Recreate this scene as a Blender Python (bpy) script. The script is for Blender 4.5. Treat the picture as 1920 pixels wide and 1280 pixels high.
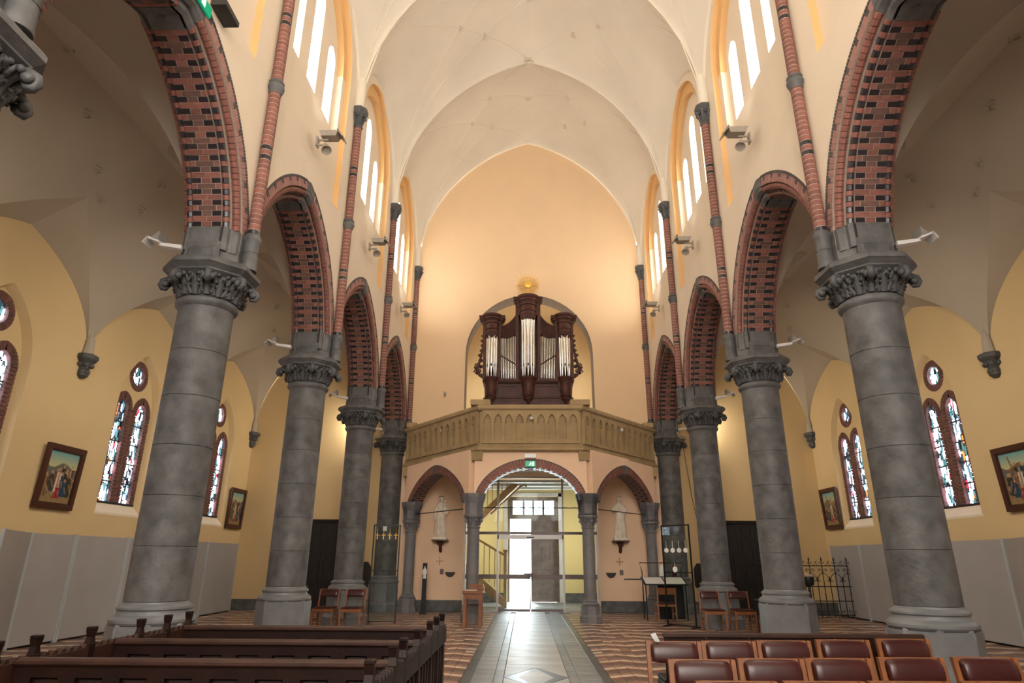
import bpy, math, random
from math import sin, cos, pi, sqrt, asin, acos, atan2
from mathutils import Vector, Matrix
from mathutils.geometry import tessellate_polygon
random.seed(7)
for o in list(bpy.data.objects): bpy.data.objects.remove(o)
SC = bpy.context.scene
COL = SC.collection

# ------------------------------------------------------------------ camera
cam_d = bpy.data.cameras.new('camera'); cam = bpy.data.objects.new('camera', cam_d); COL.objects.link(cam)
F, PI_, YA, RO = 1186.9, 0.3309, -0.0218, 0.0048
fw = Vector((sin(YA)*cos(PI_), cos(YA)*cos(PI_), sin(PI_)))
rt = Vector((cos(YA), -sin(YA), 0)); up = rt.cross(fw)
r2 = rt*cos(RO)+up*sin(RO); u2 = -rt*sin(RO)+up*cos(RO)
cam.matrix_world = Matrix(((r2.x,u2.x,-fw.x,-0.137),(r2.y,u2.y,-fw.y,0),(r2.z,u2.z,-fw.z,1.5),(0,0,0,1)))
cam_d.sensor_width = 36; cam_d.lens = F/1920*36; cam_d.clip_end = 300
SC.camera = cam
# ------------------------------------------------------------------ world, exposure, large lights
W = bpy.data.worlds.new('World'); SC.world = W; W.use_nodes = True
bg = W.node_tree.nodes['Background']; bg.inputs[0].default_value = (0.86, 0.93, 1.0, 1); bg.inputs[1].default_value = 13.0
SC.view_settings.view_transform = 'Standard'; SC.view_settings.look = 'None'
SC.view_settings.gamma = 1; SC.view_settings.use_curve_mapping = False
SC.view_settings.exposure = 0.45
CLEAR_E = 5.4      # daylight through the clerestory glass
STAIN_E = 9.0      # daylight through the stained glass
EASTFILL_E = 14.0    # glow of unseen windows added behind the camera as frontal fill
UPLIGHT_W = 27.0
DOWNLIGHT_W = 110.0
COLFILL_W = 135.0   # fill spots added at the column lamps to brighten the aisles
sun_d = bpy.data.lights.new('sun', 'SUN'); sun = bpy.data.objects.new('sun', sun_d); COL.objects.link(sun)
sun_d.energy = 5.0; sun_d.angle = 0.02; sun_d.color = (1, .95, .86)
sun.rotation_euler = (math.radians(-38), 0, math.radians(8))   # shines in through the open west door

# ------------------------------------------------------------------ materials
def nt(name):
    m = bpy.data.materials.new(name); m.use_nodes = True
    return m, m.node_tree, m.node_tree.nodes['Principled BSDF']
def mat(name, col, rough=.8, var=.08, scale=3.0, bump=0.0, bscale=40, metal=0.0, spec=.5, rnd=0.0, detail=4, emit=None, es=1, coord='Object'):
    m, t, b = nt(name); N, L = t.nodes, t.links
    b.inputs['Roughness'].default_value = rough; b.inputs['Metallic'].default_value = metal
    b.inputs['Specular IOR Level'].default_value = spec
    b.inputs['Base Color'].default_value = (*col, 1)
    tc = N.new('ShaderNodeTexCoord')
    if var > 0 or rnd > 0:
        n = N.new('ShaderNodeTexNoise'); n.inputs['Scale'].default_value = scale; n.inputs['Detail'].default_value = detail
        L.new(tc.outputs[coord], n.inputs['Vector'])
        mr = N.new('ShaderNodeMapRange'); mr.inputs[1].default_value = .3; mr.inputs[2].default_value = .7
        mr.inputs[3].default_value = 1-var; mr.inputs[4].default_value = 1+var
        L.new(n.outputs['Fac'], mr.inputs[0])
        v = mr.outputs[0]
        if rnd > 0:
            oi = N.new('ShaderNodeObjectInfo'); m2 = N.new('ShaderNodeMapRange')
            m2.inputs[3].default_value = 1-rnd; m2.inputs[4].default_value = 1+rnd
            L.new(oi.outputs['Random'], m2.inputs[0])
            mu = N.new('ShaderNodeMath'); mu.operation = 'MULTIPLY'; L.new(v, mu.inputs[0]); L.new(m2.outputs[0], mu.inputs[1]); v = mu.outputs[0]
        h = N.new('ShaderNodeVectorMath'); h.operation = 'SCALE'; h.inputs[0].default_value = col; L.new(v, h.inputs['Scale'])
        L.new(h.outputs[0], b.inputs['Base Color'])
    if bump > 0:
        n2 = N.new('ShaderNodeTexNoise'); n2.inputs['Scale'].default_value = bscale; n2.inputs['Detail'].default_value = 5
        L.new(tc.outputs[coord], n2.inputs['Vector'])
        bp = N.new('ShaderNodeBump'); bp.inputs['Strength'].default_value = bump; bp.inputs['Distance'].default_value = .02
        L.new(n2.outputs['Fac'], bp.inputs['Height']); L.new(bp.outputs[0], b.inputs['Normal'])
    if emit:
        b.inputs['Emission Color'].default_value = (*emit, 1); b.inputs['Emission Strength'].default_value = es
    return m
CREAM = mat('cream_plaster', (.75,.64,.50), .9, .035, .7, .12, 25)
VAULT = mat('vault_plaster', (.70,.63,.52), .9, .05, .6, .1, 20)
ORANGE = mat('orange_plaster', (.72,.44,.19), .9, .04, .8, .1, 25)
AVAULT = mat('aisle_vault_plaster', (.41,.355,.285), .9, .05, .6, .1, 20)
YELLOW = mat('yellow_plaster', (.66,.49,.26), .9, .05, .6, .12, 25)
PEACH = mat('peach_plaster', (.82,.57,.38), .9, .05, 1.2, .1, 25)
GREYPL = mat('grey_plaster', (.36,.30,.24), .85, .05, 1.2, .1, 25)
SILLM = mat('sill_plaster', (.78,.68,.55), .8, .05, 2)
STONE = mat('blue_stone', (.094,.093,.092), .60, .38, 5.5, .35, 22, rnd=.13, detail=12)
STONED = mat('dark_stone', (.07,.07,.072), .6, .25, 4, .3, 25, detail=8)
STONEL = mat('worn_stone', (.16,.165,.17), .45, .18, 4, .15, 30)
GSTONE = mat('gallery_column_stone', (.165,.16,.165), .6, .2, 4, .2, 30, detail=8)
SAND = mat('sandstone', (.34,.24,.12), .85, .14, 3, .2, 30)
BRED = mat('red_brick', (.215,.080,.060), .7, .2, 8, .3, 60, rnd=.16)
BBROWN = mat('brown_brick', (.125,.062,.048), .7, .2, 8, .3, 60, rnd=.16)
BDARK = mat('dark_glazed_brick', (.018,.014,.018), .28, .2, 8, .1, 60)
BPINK = mat('pink_brick', (.33,.165,.14), .7, .12, 8, .3, 60, rnd=.12)
BGREY = mat('grey_brick', (.07,.06,.06), .7, .2, 8, .3, 60)
MORTAR = mat('mortar', (.36,.285,.23), .95, .1, 10)
WOOD = mat('dark_stained_wood', (.055,.018,.009), .35, .35, 6, .1, 60)
PEWM = mat('pew_wood', (.014,.0045,.003), .5, .35, 5, .1, 60, spec=.22)
PEWR = mat('pew_rail_wood', (.035,.012,.006), .5, .3, 6, .1, 60)
ORGW = mat('organ_wood', (.060,.018,.011), .48, .25, 5, .08, 50, spec=.3)
BEECH = mat('orange_wood', (.22,.075,.022), .45, .25, 7, .05, 60)
OAK = mat('pale_oak', (.42,.25,.11), .5, .2, 5)
DOORW = mat('black_door_wood', (.012,.009,.008), .5, .3, 6, .1, 60)
GREYW = mat('weathered_door', (.19,.15,.14), .6, .25, 5)
LEATHER = mat('red_leather', (.045,.008,.007), .34, .15, 8, .03, 30)
IRON = mat('black_iron', (.010,.010,.011), .35, .2, 10, metal=.3)
TIN = mat('pipe_tin', (.62,.58,.52), .22, .05, 3, metal=.85)
GOLD = mat('gilding', (.85,.52,.10), .35, .1, 8, metal=.35)
WHITE = mat('white_paint', (.75,.75,.74), .4, .03, 3)
ALU = mat('brushed_aluminium', (.42,.40,.38), .4, .05, 4, metal=.4)
BRONZE = mat('brown_metal', (.13,.10,.09), .4, .05, 4, metal=.3)
PANEL = mat('grey_panel', (.37,.355,.35), .6, .05, 1.5)
PPOST = mat('blue_grey_post', (.42,.47,.50), .4, .05, 4)
STAT = mat('statue_plaster', (.78,.68,.54), .7, .14, 6, .2, 40)
PAPER = mat('paper', (.72,.70,.66), .8, .04, 6)
LAMPG = mat('floodlight_metal', (.33,.29,.24), .45, .1, 5)
LAMPB = mat('floodlight_black', (.02,.02,.02), .5)
REDP = mat('red_plastic', (.65,.02,.02), .4)
YELP = mat('yellow_card', (.8,.5,.03), .5)
SLABL = mat('pale_veined_slab', (.38,.37,.34), .42, .3, 1.6, .05, 12, rnd=.08, detail=8, spec=.9)
SLAB = mat('grey_floor_slab', (.20,.215,.215), .40, .25, 2.2, .05, 12, rnd=.18, detail=6, spec=.9)
SLABD = mat('dark_floor_slab', (.075,.082,.085), .34, .2, 2.5, .05, 12, rnd=.1)
TPINK = mat('pink_brown_tile', (.30,.155,.105), .33, .25, 9, .08, 14)
TRED = mat('terracotta_tile', (.19,.075,.05), .33, .3, 9, .08, 14)
TCREAM = mat('cream_tile', (.62,.49,.37), .33, .2, 9, .08, 14)
TGREY = mat('grey_tile', (.13,.10,.09), .33, .25, 9, .08, 14)
GROUT = mat('floor_grout', (.12,.10,.085), .7, .2, 5)
OUTG = mat('outside_paving', (.55,.55,.52), .9, .15, 1)
BLUEW = mat('blue_banner', (.08,.16,.30), .6)

def glass(name, tint=(.93,.97,.96), refl=.12):
    m = bpy.data.materials.new(name); m.use_nodes = True; t = m.node_tree; N, L = t.nodes, t.links
    N.remove(N['Principled BSDF']); out = N['Material Output']
    a = N.new('ShaderNodeBsdfTransparent'); a.inputs[0].default_value = (*tint, 1)
    g = N.new('ShaderNodeBsdfGlossy'); g.inputs['Roughness'].default_value = .03
    f = N.new('ShaderNodeFresnel'); f.inputs[0].default_value = 1.16
    mx = N.new('ShaderNodeMixShader'); L.new(f.outputs[0], mx.inputs[0]); L.new(a.outputs[0], mx.inputs[1]); L.new(g.outputs[0], mx.inputs[2])
    L.new(mx.outputs[0], out.inputs[0]); return m
GLASS = glass('clear_glass')

def emis(name, col, s, var=0.0):
    m, t, b = nt(name); N, L = t.nodes, t.links
    b.inputs['Base Color'].default_value = (*[c*.3 for c in col], 1)
    b.inputs['Emission Color'].default_value = (*col, 1); b.inputs['Emission Strength'].default_value = s
    if var:
        tc = N.new('ShaderNodeTexCoord'); n = N.new('ShaderNodeTexNoise'); n.inputs['Scale'].default_value = 1.5
        L.new(tc.outputs['Object'], n.inputs['Vector']); r = N.new('ShaderNodeMapRange')
        r.inputs[1].default_value = .3; r.inputs[2].default_value = .7
        r.inputs[3].default_value = s*(1-var); r.inputs[4].default_value = s*(1+var)
        L.new(n.outputs[0], r.inputs[0]); L.new(r.outputs[0], b.inputs['Emission Strength'])
    return m
CLEAR = emis('frosted_daylight_glass', (1.0,.96,.90), CLEAR_E, .1)
SIDEFILL = emis('side_fill_glass', (1.0,.95,.88), 5.0, .1)  # glow for unseen side panes added in the organ chamber and porch
EASTFILL = emis('east_fill_glass', (1.0,.95,.88), EASTFILL_E, .1)

def stained(name, seed):
    m, t, b = nt(name); N, L = t.nodes, t.links
    b.inputs['Base Color'].default_value = (.03,.03,.03,1); b.inputs['Roughness'].default_value = .25
    tc = N.new('ShaderNodeTexCoord'); mp = N.new('ShaderNodeMapping'); mp.inputs['Scale'].default_value = (1, 17, 5.2)
    mp.inputs['Location'].default_value = (0, seed*3.1, seed*1.7)
    L.new(tc.outputs['Object'], mp.inputs[0])
    v = N.new('ShaderNodeTexVoronoi'); v.distance = 'CHEBYCHEV'; v.voronoi_dimensions = '3D'; v.inputs['Scale'].default_value = 1.0
    v.inputs['Randomness'].default_value = .85
    L.new(mp.outputs[0], v.inputs['Vector'])
    sp = N.new('ShaderNodeSeparateColor'); L.new(v.outputs['Color'], sp.inputs[0])
    r = N.new('ShaderNodeValToRGB'); r.color_ramp.interpolation = 'CONSTANT'
    stops = [(0,(.75,.85,1)),(.22,(.09,.13,.18)),(.34,(.016,.045,.05)),(.47,(.003,.007,.010)),(.62,(.45,.45,.60)),(.73,(.007,.028,.028)),(.82,(.40,.006,.012)),(.86,(.04,.06,.13)),(.92,(.8,.6,.8)),(.965,(.40,.05,.01))]
    e = r.color_ramp.elements; e[0].position = 0; e[0].color = (*stops[0][1],1); e[1].position = stops[1][0]; e[1].color = (*stops[1][1],1)
    for p, c in stops[2:]:
        k = e.new(p); k.color = (*c,1)
    L.new(sp.outputs[0], r.inputs[0])
    v2 = N.new('ShaderNodeTexVoronoi'); v2.feature = 'F2'; v2.distance = 'CHEBYCHEV'; v2.inputs['Scale'].default_value = 1.0
    v2.inputs['Randomness'].default_value = .85
    L.new(mp.outputs[0], v2.inputs['Vector'])
    sb = N.new('ShaderNodeMath'); sb.operation = 'SUBTRACT'; L.new(v2.outputs['Distance'], sb.inputs[0]); L.new(v.outputs['Distance'], sb.inputs[1])
    gt = N.new('ShaderNodeMath'); gt.operation = 'GREATER_THAN'; gt.inputs[1].default_value = .07; L.new(sb.outputs[0], gt.inputs[0])
    mu = N.new('ShaderNodeMath'); mu.operation = 'MULTIPLY'; mu.inputs[1].default_value = STAIN_E; L.new(gt.outputs[0], mu.inputs[0])
    L.new(r.outputs[0], b.inputs['Emission Color']); L.new(mu.outputs[0], b.inputs['Emission Strength'])
    return m
STG = [stained('stained_glass_%s' % c, i) for i, c in enumerate(('north', 'south', 'west'))]
LEAD = mat('lead', (.02,.02,.022), .6)

# ------------------------------------------------------------------ mesh helpers
class G:
    """collects shapes, builds ONE mesh object"""
    def __init__(s): s.v = []; s.f = []; s.mi = []; s.m = 0; s.T = None
    def add(s, vs, fs):
        n = len(s.v)
        if s.T is not None: vs = [s.T @ Vector(p) for p in vs]
        s.v += [tuple(p) for p in vs]; s.f += [tuple(i+n for i in f) for f in fs]; s.mi += [s.m]*len(fs); return s
    def box(s, x0, x1, y0, y1, z0, z1):
        return s.add([(x0,y0,z0),(x1,y0,z0),(x1,y1,z0),(x0,y1,z0),(x0,y0,z1),(x1,y0,z1),(x1,y1,z1),(x0,y1,z1)],
                     [(0,3,2,1),(4,5,6,7),(0,1,5,4),(1,2,6,5),(2,3,7,6),(3,0,4,7)])
    def bbox(s, x0, x1, y0, y1, z0, z1, b=.01):
        """box with chamfered top and bottom edges"""
        ps = [(z0,b),(z0+b,0),(z1-b,0),(z1,b)]
        vs = []
        for z, i in ps: vs += [(x0+i,y0+i,z),(x1-i,y0+i,z),(x1-i,y1-i,z),(x0+i,y1-i,z)]
        fs = [(3,2,1,0),(12,13,14,15)]
        for k in range(3):
            for j in range(4): fs.append((k*4+j, k*4+(j+1)%4, k*4+4+(j+1)%4, k*4+4+j))
        return s.add(vs, fs)
    def hull(s, a, b):
        """two loops of equal length joined, capped"""
        n = len(a); fs = [tuple(range(n))[::-1], tuple(range(n, 2*n))]
        fs += [(i, (i+1)%n, n+(i+1)%n, n+i) for i in range(n)]
        return s.add(list(a)+list(b), fs)
    def loft(s, loops, cap=True, closed=True):
        n = len(loops[0]); vs = [p for l in loops for p in l]; fs = []
        for k in range(len(loops)-1):
            for j in range(n if closed else n-1):
                fs.append((k*n+j, k*n+(j+1)%n, (k+1)*n+(j+1)%n, (k+1)*n+j))
        if cap: fs += [tuple(range(n))[::-1], tuple(range((len(loops)-1)*n, len(loops)*n))]
        return s.add(vs, fs)
    def lathe(s, prof, c=(0,0), n=24, a0=0, a1=2*pi, rot=0, sc=(1,1)):
        full = abs(a1-a0-2*pi) < 1e-6; k = n if full else n+1
        loops = [[(c[0]+r*cos(a0+(a1-a0)*j/n+rot)*sc[0], c[1]+r*sin(a0+(a1-a0)*j/n+rot)*sc[1], z) for j in range(k)] for r, z in prof]
        return s.loft(loops, True, full) if full else s.loft(loops, False, False)
    def octo(s, prof, c=(0,0), rot=pi/8):
        """octagonal stack; prof gives apothem, z"""
        return s.lathe([(a/cos(pi/8), z) for a, z in prof], c, 8, rot=rot)
    def tube(s, pts, r, n=8, closed=False):
        pts = [Vector(p) for p in pts]; m = len(pts); loops = []
        rr = r if isinstance(r, (list, tuple)) else [r]*m
        ref = None
        for i, p in enumerate(pts):
            t = (pts[(i+1) % m if closed else min(i+1, m-1)] - pts[i-1 if (closed or i > 0) else 0])
            if t.length < 1e-9: t = Vector((0,0,1))
            t.normalize()
            if ref is None: ref = Vector((0,0,1)) if abs(t.z) < .9 else Vector((1,0,0))
            u = (ref - t*ref.dot(t)); u = u.normalized() if u.length > 1e-6 else t.orthogonal().normalized(); ref = u
            w = t.cross(u)
            loops.append([p + (u*cos(2*pi*j/n)+w*sin(2*pi*j/n))*rr[i] for j in range(n)])
        if closed: loops.append(loops[0]); return s.loft(loops, False)
        return s.loft(loops)
    def ball(s, c, r, n=10, m=6, sc=(1,1,1)):
        vs = []; fs = []
        for i in range(m+1):
            a = pi*i/m
            for j in range(n):
                b = 2*pi*j/n; vs.append((c[0]+r*sin(a)*cos(b)*sc[0], c[1]+r*sin(a)*sin(b)*sc[1], c[2]+r*cos(a)*sc[2]))
        for i in range(m):
            for j in range(n): fs.append((i*n+j, (i+1)*n+j, (i+1)*n+(j+1)%n, i*n+(j+1)%n))
        return s.add(vs, fs)
    def plate(s, outer, holes, d0, d1, f, hm=None, front_only=False):
        """flat plate with holes; f(u,v,d)->xyz ; hm = material index of hole reveals"""
        loops = [outer]+holes
        tri = tessellate_polygon([[Vector((u, v, 0)) for u, v in l] for l in loops])
        flat = [p for l in loops for p in l]; n = len(flat)
        s.add([f(u, v, d0) for u, v in flat]+([] if front_only else [f(u, v, d1) for u, v in flat]),
              [tuple(t) for t in tri]+([] if front_only else [tuple(i+n for i in t[::-1]) for t in tri]))
        if front_only: return s
        keep = s.m
        for k, l in enumerate(loops):
            if k and hm is not None: s.m = hm[k-1] if isinstance(hm, (list, tuple)) else hm
            m_ = len(l); s.add([f(u, v, d0) for u, v in l]+[f(u, v, d1) for u, v in l], [(i, (i+1) % m_, m_+(i+1) % m_, m_+i) for i in range(m_)])
            s.m = keep
        return s
    def build(s, name, mats, parent=None, smooth=False, ang=35, fix=False):
        me = bpy.data.meshes.new(name)
        off = parent_loc(parent)
        me.from_pydata([(x-off[0], y-off[1], z-off[2]) for x, y, z in s.v], [], s.f)
        for m in (mats if isinstance(mats, (list, tuple)) else [mats]): me.materials.append(m)
        if any(s.mi): me.polygons.foreach_set('material_index', s.mi)
        if smooth: me.shade_smooth(); me.set_sharp_from_angle(angle=math.radians(ang))
        me.update()
        o = bpy.data.objects.new(name, me); COL.objects.link(o)
        if parent is not None: o.parent = parent
        return o
def parent_loc(p):
    v = Vector((0,0,0))
    while p is not None: v = v + p.location; p = p.parent
    return v
def empty(name, loc=(0,0,0)):
    o = bpy.data.objects.new(name, None); COL.objects.link(o); o.location = loc; o.empty_display_size = .1; return o
def tag(o, label, cat, group=None):
    o['label'] = label; o['category'] = cat
    if group: o['group'] = group
    return o
def thing(name, label, cat, loc=(0,0,0), group=None): return tag(empty(name, loc), label, cat, group)
def struct(o): o['kind'] = 'structure'; return o
def stuff(o): o['kind'] = 'stuff'; return o
def kids(o): return [c for c in bpy.data.objects if c.parent == o]
def dup(o, loc=None, rz=None, label=None, parent=None):
    ch = list(o.children); c = o.copy(); COL.objects.link(c)
    if parent is not None: c.parent = parent
    if loc is not None: c.location = loc
    if rz is not None: c.rotation_euler = (0,0,rz)
    if label: c['label'] = label
    for k in ch: dup(k, parent=c)
    return c
def inst(src_mesh, name, M, parent):
    o = bpy.data.objects.new(name, src_mesh); COL.objects.link(o); o.parent = parent
    o.matrix_local = Matrix.Translation(-parent_loc(parent)) @ M; return o
def parch(hw, z0, z1, n=10, c=0.0):
    """pointed arch polyline from (c-hw,z0) over the apex (c,z1) to (c+hw,z0)"""
    h = z1-z0; k = (h*h-hw*hw)/(2*hw); R = hw+k; th = atan2(h, k)
    rp = [(c-k+R*cos(th*i/n), z0+R*sin(th*i/n)) for i in range(n+1)]
    return [(2*c-x, z) for x, z in rp] + rp[::-1][1:]
def archhole(hw, zb, z0, z1, n=10, c=0.0):
    a = parch(hw, z0, z1, n, c)
    return [(c-hw, zb)] + a + [(c+hw, zb)]
def curl(g, c, r, ax, up_, th=.012, turns=1.4, n=14, m=5, taper=.5):
    n = max(n, 12); m = max(m, 5)
    """flat spiral scroll in the plane (ax, up_)"""
    ax = Vector(ax).normalized(); up_ = Vector(up_).normalized(); c = Vector(c); pts = []; rs = []
    for i in range(n):
        t = i/(n-1); a = t*turns*2*pi; q = r*(1-.8*t)
        pts.append(c+ax*(q*cos(a))+up_*(q*sin(a))); rs.append(th*(1-taper*t))
    g.tube(pts, rs, m)

# ------------------------------------------------------------------ dimensions
CX = 4.45; SP = 4.2225; Y0 = 7.894
YC = [Y0+SP*i for i in range(-3, 4)]          # column lines, last at 20.56
YW = YC[-1]+.004                                     # west wall plane
WF = 4.06; WB = 4.84                           # nave wall face and back
AX = 9.1                                       # aisle wall
YE = YC[0]                                     # east end
SIDES = ((-1, 'left'), (1, 'right'))
ORD = ['nearest', 'second', 'third', 'fourth', 'fifth']
# ================================================================== THE SETTING
# ---- floor
fl = struct(G().box(-AX-.3, AX+.3, YE-.5, 26.5, -.3, -.012).build('floor', GROUT))
def slabmesh(w, l, m, t=.012):
    g = G().bbox(-w/2, w/2, -l/2, l/2, -.02, 0, .003); me = bpy.data.meshes.new('slab'); me.from_pydata(g.v, [], g.f); me.materials.append(m); return me
def lay(me, x, y, name='slab'): inst(me, name, Matrix.Translation((x, y, 0)), fl)
mc, ms, md, mc2 = slabmesh(.86,.79,SLABL), slabmesh(.29,.39,SLAB), slabmesh(.125,.99,SLABD), slabmesh(.86,.39,SLAB)
mdi = slabmesh(.125,.99,SLAB)
y = 5.0
while y < 20.3:
    if not 8.6 < y < 9.9: lay(mc, 0, y+.4)
    y += .8
y = 5.0
while y < 20.2:
    for s in (-1, 1): lay(ms, s*.715, y+.2)
    y += .4
y = 5.0
while y < 20:
    for s in (-1, 1): lay(mdi, s*.502, y+.5); lay(md, s*.93, y+.5)
    y += 1.0
# dark four-pointed inlay in the middle slab
def flat(poly, z0, z1, m, name, par): return G().hull([(x,y,z0) for x,y in poly], [(x,y,z1) for x,y in poly]).build(name, m, par)
lay(slabmesh(.86,.20,SLABL), 0, 8.3+.4); lay(slabmesh(.86,.28,SLABL), 0, 10.44)
dia = [(-.43,9.5),(0,8.82),(.43,9.5),(0,10.28)]; dii = [(-.24,9.5),(0,8.87),(.24,9.5),(0,10.24)]
flat(dii, -.02, 0, SLABL, 'slab', fl)
g = G()
for k in range(4):
    a, b, c_, d = dia[k], dia[(k+1)%4], dii[(k+1)%4], dii[k]
    g.hull([(p[0],p[1],-.02) for p in (a,b,c_,d)], [(p[0],p[1],0.0) for p in (a,b,c_,d)])
g.build('inlay_border', SLABD, fl)
for sx, sy in ((-1,-1),(1,-1),(1,1),(-1,1)):
    yy = 8.81 if sy < 0 else 10.29
    flat([(sx*.43,yy),(sx*.43,9.5+sy*.02),(sx*.01,yy)][::(1 if sx*sy > 0 else -1)], -.02, 0, SLABL, 'slab', fl)
# chevron tiles in bands running across the church
tm = [TCREAM, TPINK, TGREY, TRED]
TW, TD, TS = .175, .165, .52
tmesh = {}
def tilepoly(sl):
    a = TW/2-.004; h = TD/2-.004
    return [(-a,-h-sl*TS*a),(a,-h+sl*TS*a),(a,h+sl*TS*a),(-a,h-sl*TS*a)]
for sl in (-1,1):
    for mi in range(4):
        g = G(); P = tilepoly(sl); g.hull([(x,y,-.02) for x,y in P], [(x,y,0) for x,y in P])
        me = bpy.data.meshes.new('tile'); me.from_pydata(g.v, [], g.f); me.materials.append(tm[mi]); tmesh[(sl,mi)] = me
for sd, nm in SIDES:
    g = G(); cnt = 0; rr = random.Random(3)
    for ix in range(46):
        ph = ix % 4; sl = 1 if ph < 2 else -1
        xo = TW*(ph+.5); base = (xo if ph < 2 else 4*TW-xo)*TS
        x = 1.0+TW*(ix+.5)
        if x > AX: break
        for iy in range(0, 122):
            yy = 1.0+TD*iy+base
            if yy > 20.5 or (yy > 20.3 and x < 4): continue
            k = iy % 4
            if rr.random() < .06: k = rr.randrange(4)
            P = tilepoly(sl)
            if sd < 0: P = [(-a,b) for a,b in P][::-1]
            if x < 4.2 and 8.4 < yy < 10.2 and cnt < 145 and (sd < 0 or x < 3.0):
                inst(tmesh[(sl*sd, k)], 'tile', Matrix.Translation((sd*x, yy, 0)), fl); cnt += 1
            else:
                g.m = k; dz = rr.uniform(-.0015,.0015)
                g.hull([(sd*x+a,yy+b,-.015) for a,b in P], [(sd*x+a,yy+b,dz) for a,b in P])
    stuff(g.build('tiles', tm, fl))

# ---- ceilings
def h1(u):
    u = min(abs(u), 3.97); return 11.37+sqrt(max(0, 5.443**2-(u+1.473)**2))
def nave_z(x, y):
    u = abs(x); t = min(1, abs(y)/(SP/2)); a = h1(u); zr = 17.0-.381*u**1.53
    h = 2.38; hw = 1.0; k = (1.25**2-1)/2; R = 1+k           # normalised pointed profile
    tt = min(t, 1)
    gpr = sqrt(max(0, R*R-(tt+k)**2))/1.25
    return a+(zr-a)*gpr
def ht(x):                                                   # aisle transverse profile
    u = abs(x)-CX-.35; w = (AX-CX-.35)/2; d = abs(u-w); z0 = 5.55 if u < w else 5.3; h = 8.7-z0
    k = (h*h-w*w)/(2*w); R = w+k; return z0+sqrt(max(0, R*R-(d+k)**2))
def aisle_z(x, y):
    u = min(1, max(0, (abs(x)-CX-.35)/(AX-CX-.35))); t = min(1, abs(y)/(SP/2)); a = ht(x)
    zr = 8.45+.38*sin(pi*min(1, u*1.25)/1.0)*(u < .8)-1.25*max(0, (u-.3)/.7)**1.6
    z0 = 5.55-.25*u; k = (1.45**2-1)/2; R = 1+k
    return max(a, z0+(zr-z0)*sqrt(max(0, R*R-(t+k)**2))/1.45)
def vault(xs, zf, m, name):
    g = G(); ny = 28 if zf is nave_z else 44
    for b in range(len(YC)-1):
        yc = (YC[b]+YC[b+1])/2; vs = []; fs = []; nx = len(xs)
        ys = [-SP/2+SP*(.5*(1-cos(pi*i/ny)) if zf is nave_z else .25*(1-cos(pi*i/ny))+.5*i/ny) for i in range(ny+1)]
        for yy in ys:
            for x in xs: vs.append((x, yc+yy, zf(x, yy)))
        for i in range(ny):
            for j in range(nx-1): fs.append((i*nx+j, i*nx+j+1, (i+1)*nx+j+1, (i+1)*nx+j))
        g.add(vs, fs)
    return struct(g.build(name, m, None, True, 12 if zf is nave_z else 20))
def groin_vault(sd, m, name):
    """cross vault whose grid follows the groins"""
    g = G(); nx = 44; H = SP/2; n1, n2 = 10, 34
    us = [.25-.25*cos(pi*i/nx)+.5*i/nx for i in range(nx+1)]
    z0_ = lambda u: 5.55-.25*u
    def B(x, y):
        u = min(1, max(0, (abs(x)-CX-.35)/(AX-CX-.35))); t = min(1, abs(y)/H)
        zr = 8.45+.38*sin(pi*min(1, u*1.25))**2-1.25*max(0, (u-.3)/.7)**1.6
        k = (1.45**2-1)/2; R = 1+k; return z0_(u)+(zr-z0_(u))*sqrt(max(0, R*R-(t+k)**2))/1.45
    for b in range(len(YC)-1):
        yc = (YC[b]+YC[b+1])/2; cols = []
        for u in us:
            x = WB-.02+(AX+.02-WB+.02)*u; A = ht(x); lo, hi = 0.0, H
            if B(x, 0) <= A: ys_ = 0.0
            else:
                for _ in range(30):
                    md_ = (lo+hi)/2
                    if B(x, md_) > A: lo = md_
                    else: hi = md_
                ys_ = lo
            col = []
            for i in range(n1): col.append((-H+(H-ys_)*i/n1, A))
            for i in range(n2+1):
                y_ = -ys_*cos(pi*i/n2); col.append((y_, max(A, B(x, y_)) if ys_ > 0 else A))
            for i in range(1, n1+1): col.append((ys_+(H-ys_)*i/n1, A))
            cols.append([(sd*x, yc+y_, z) for y_, z in col])
        g.loft(cols, False, False)
    return struct(g.build(name, m, None, True, 18))
nxs = [-WF*cos(pi*i/56) for i in range(57)]
ceil_n = vault(nxs, nave_z, VAULT, 'ceiling')
axs = [WB-.02+(AX+.02-WB+.02)*(.25-.25*cos(pi*i/44)+.5*i/44) for i in range(45)]
ceil_a = {}
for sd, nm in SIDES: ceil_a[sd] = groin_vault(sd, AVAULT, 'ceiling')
# ribs and bosses, painted over like the vault
def rib(pts, zf, yc, par, m, r=.022, dz=-.004):
    P = []
    for k in range(len(pts)-1):
        (xa, ya), (xb, yb) = pts[k], pts[k+1]
        for i in range(12 if k < len(pts)-2 else 13): t = i/12; x, y_ = xa+(xb-xa)*t, ya+(yb-ya)*t; P.append((x, yc+y_, zf(x, y_)+dz))
    G().tube(P, r, 5).build('rib', m, par, True, 60)
def ring(x, y_, z, r, par, m, nrm=(0,0,-1)):
    g = G(); n = Vector(nrm).normalized(); u = n.orthogonal().normalized(); w = n.cross(u); c = Vector((x, y_, z))
    g.tube([c+(u*cos(2*pi*i/16)+w*sin(2*pi*i/16))*r for i in range(16)], r*.16, 6, True)
    g.ball(tuple(c), r*.35, 8, 5, (1,1,.5))
    for i in range(6): q = c+(u*cos(pi*i/3)+w*sin(pi*i/3))*r*1.22; g.ball(tuple(q), r*.20, 6, 4)
    g.build('boss', m, par, True)
BV = mat('boss_plaster', (.62,.53,.41), .9, .1, 5)
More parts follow.
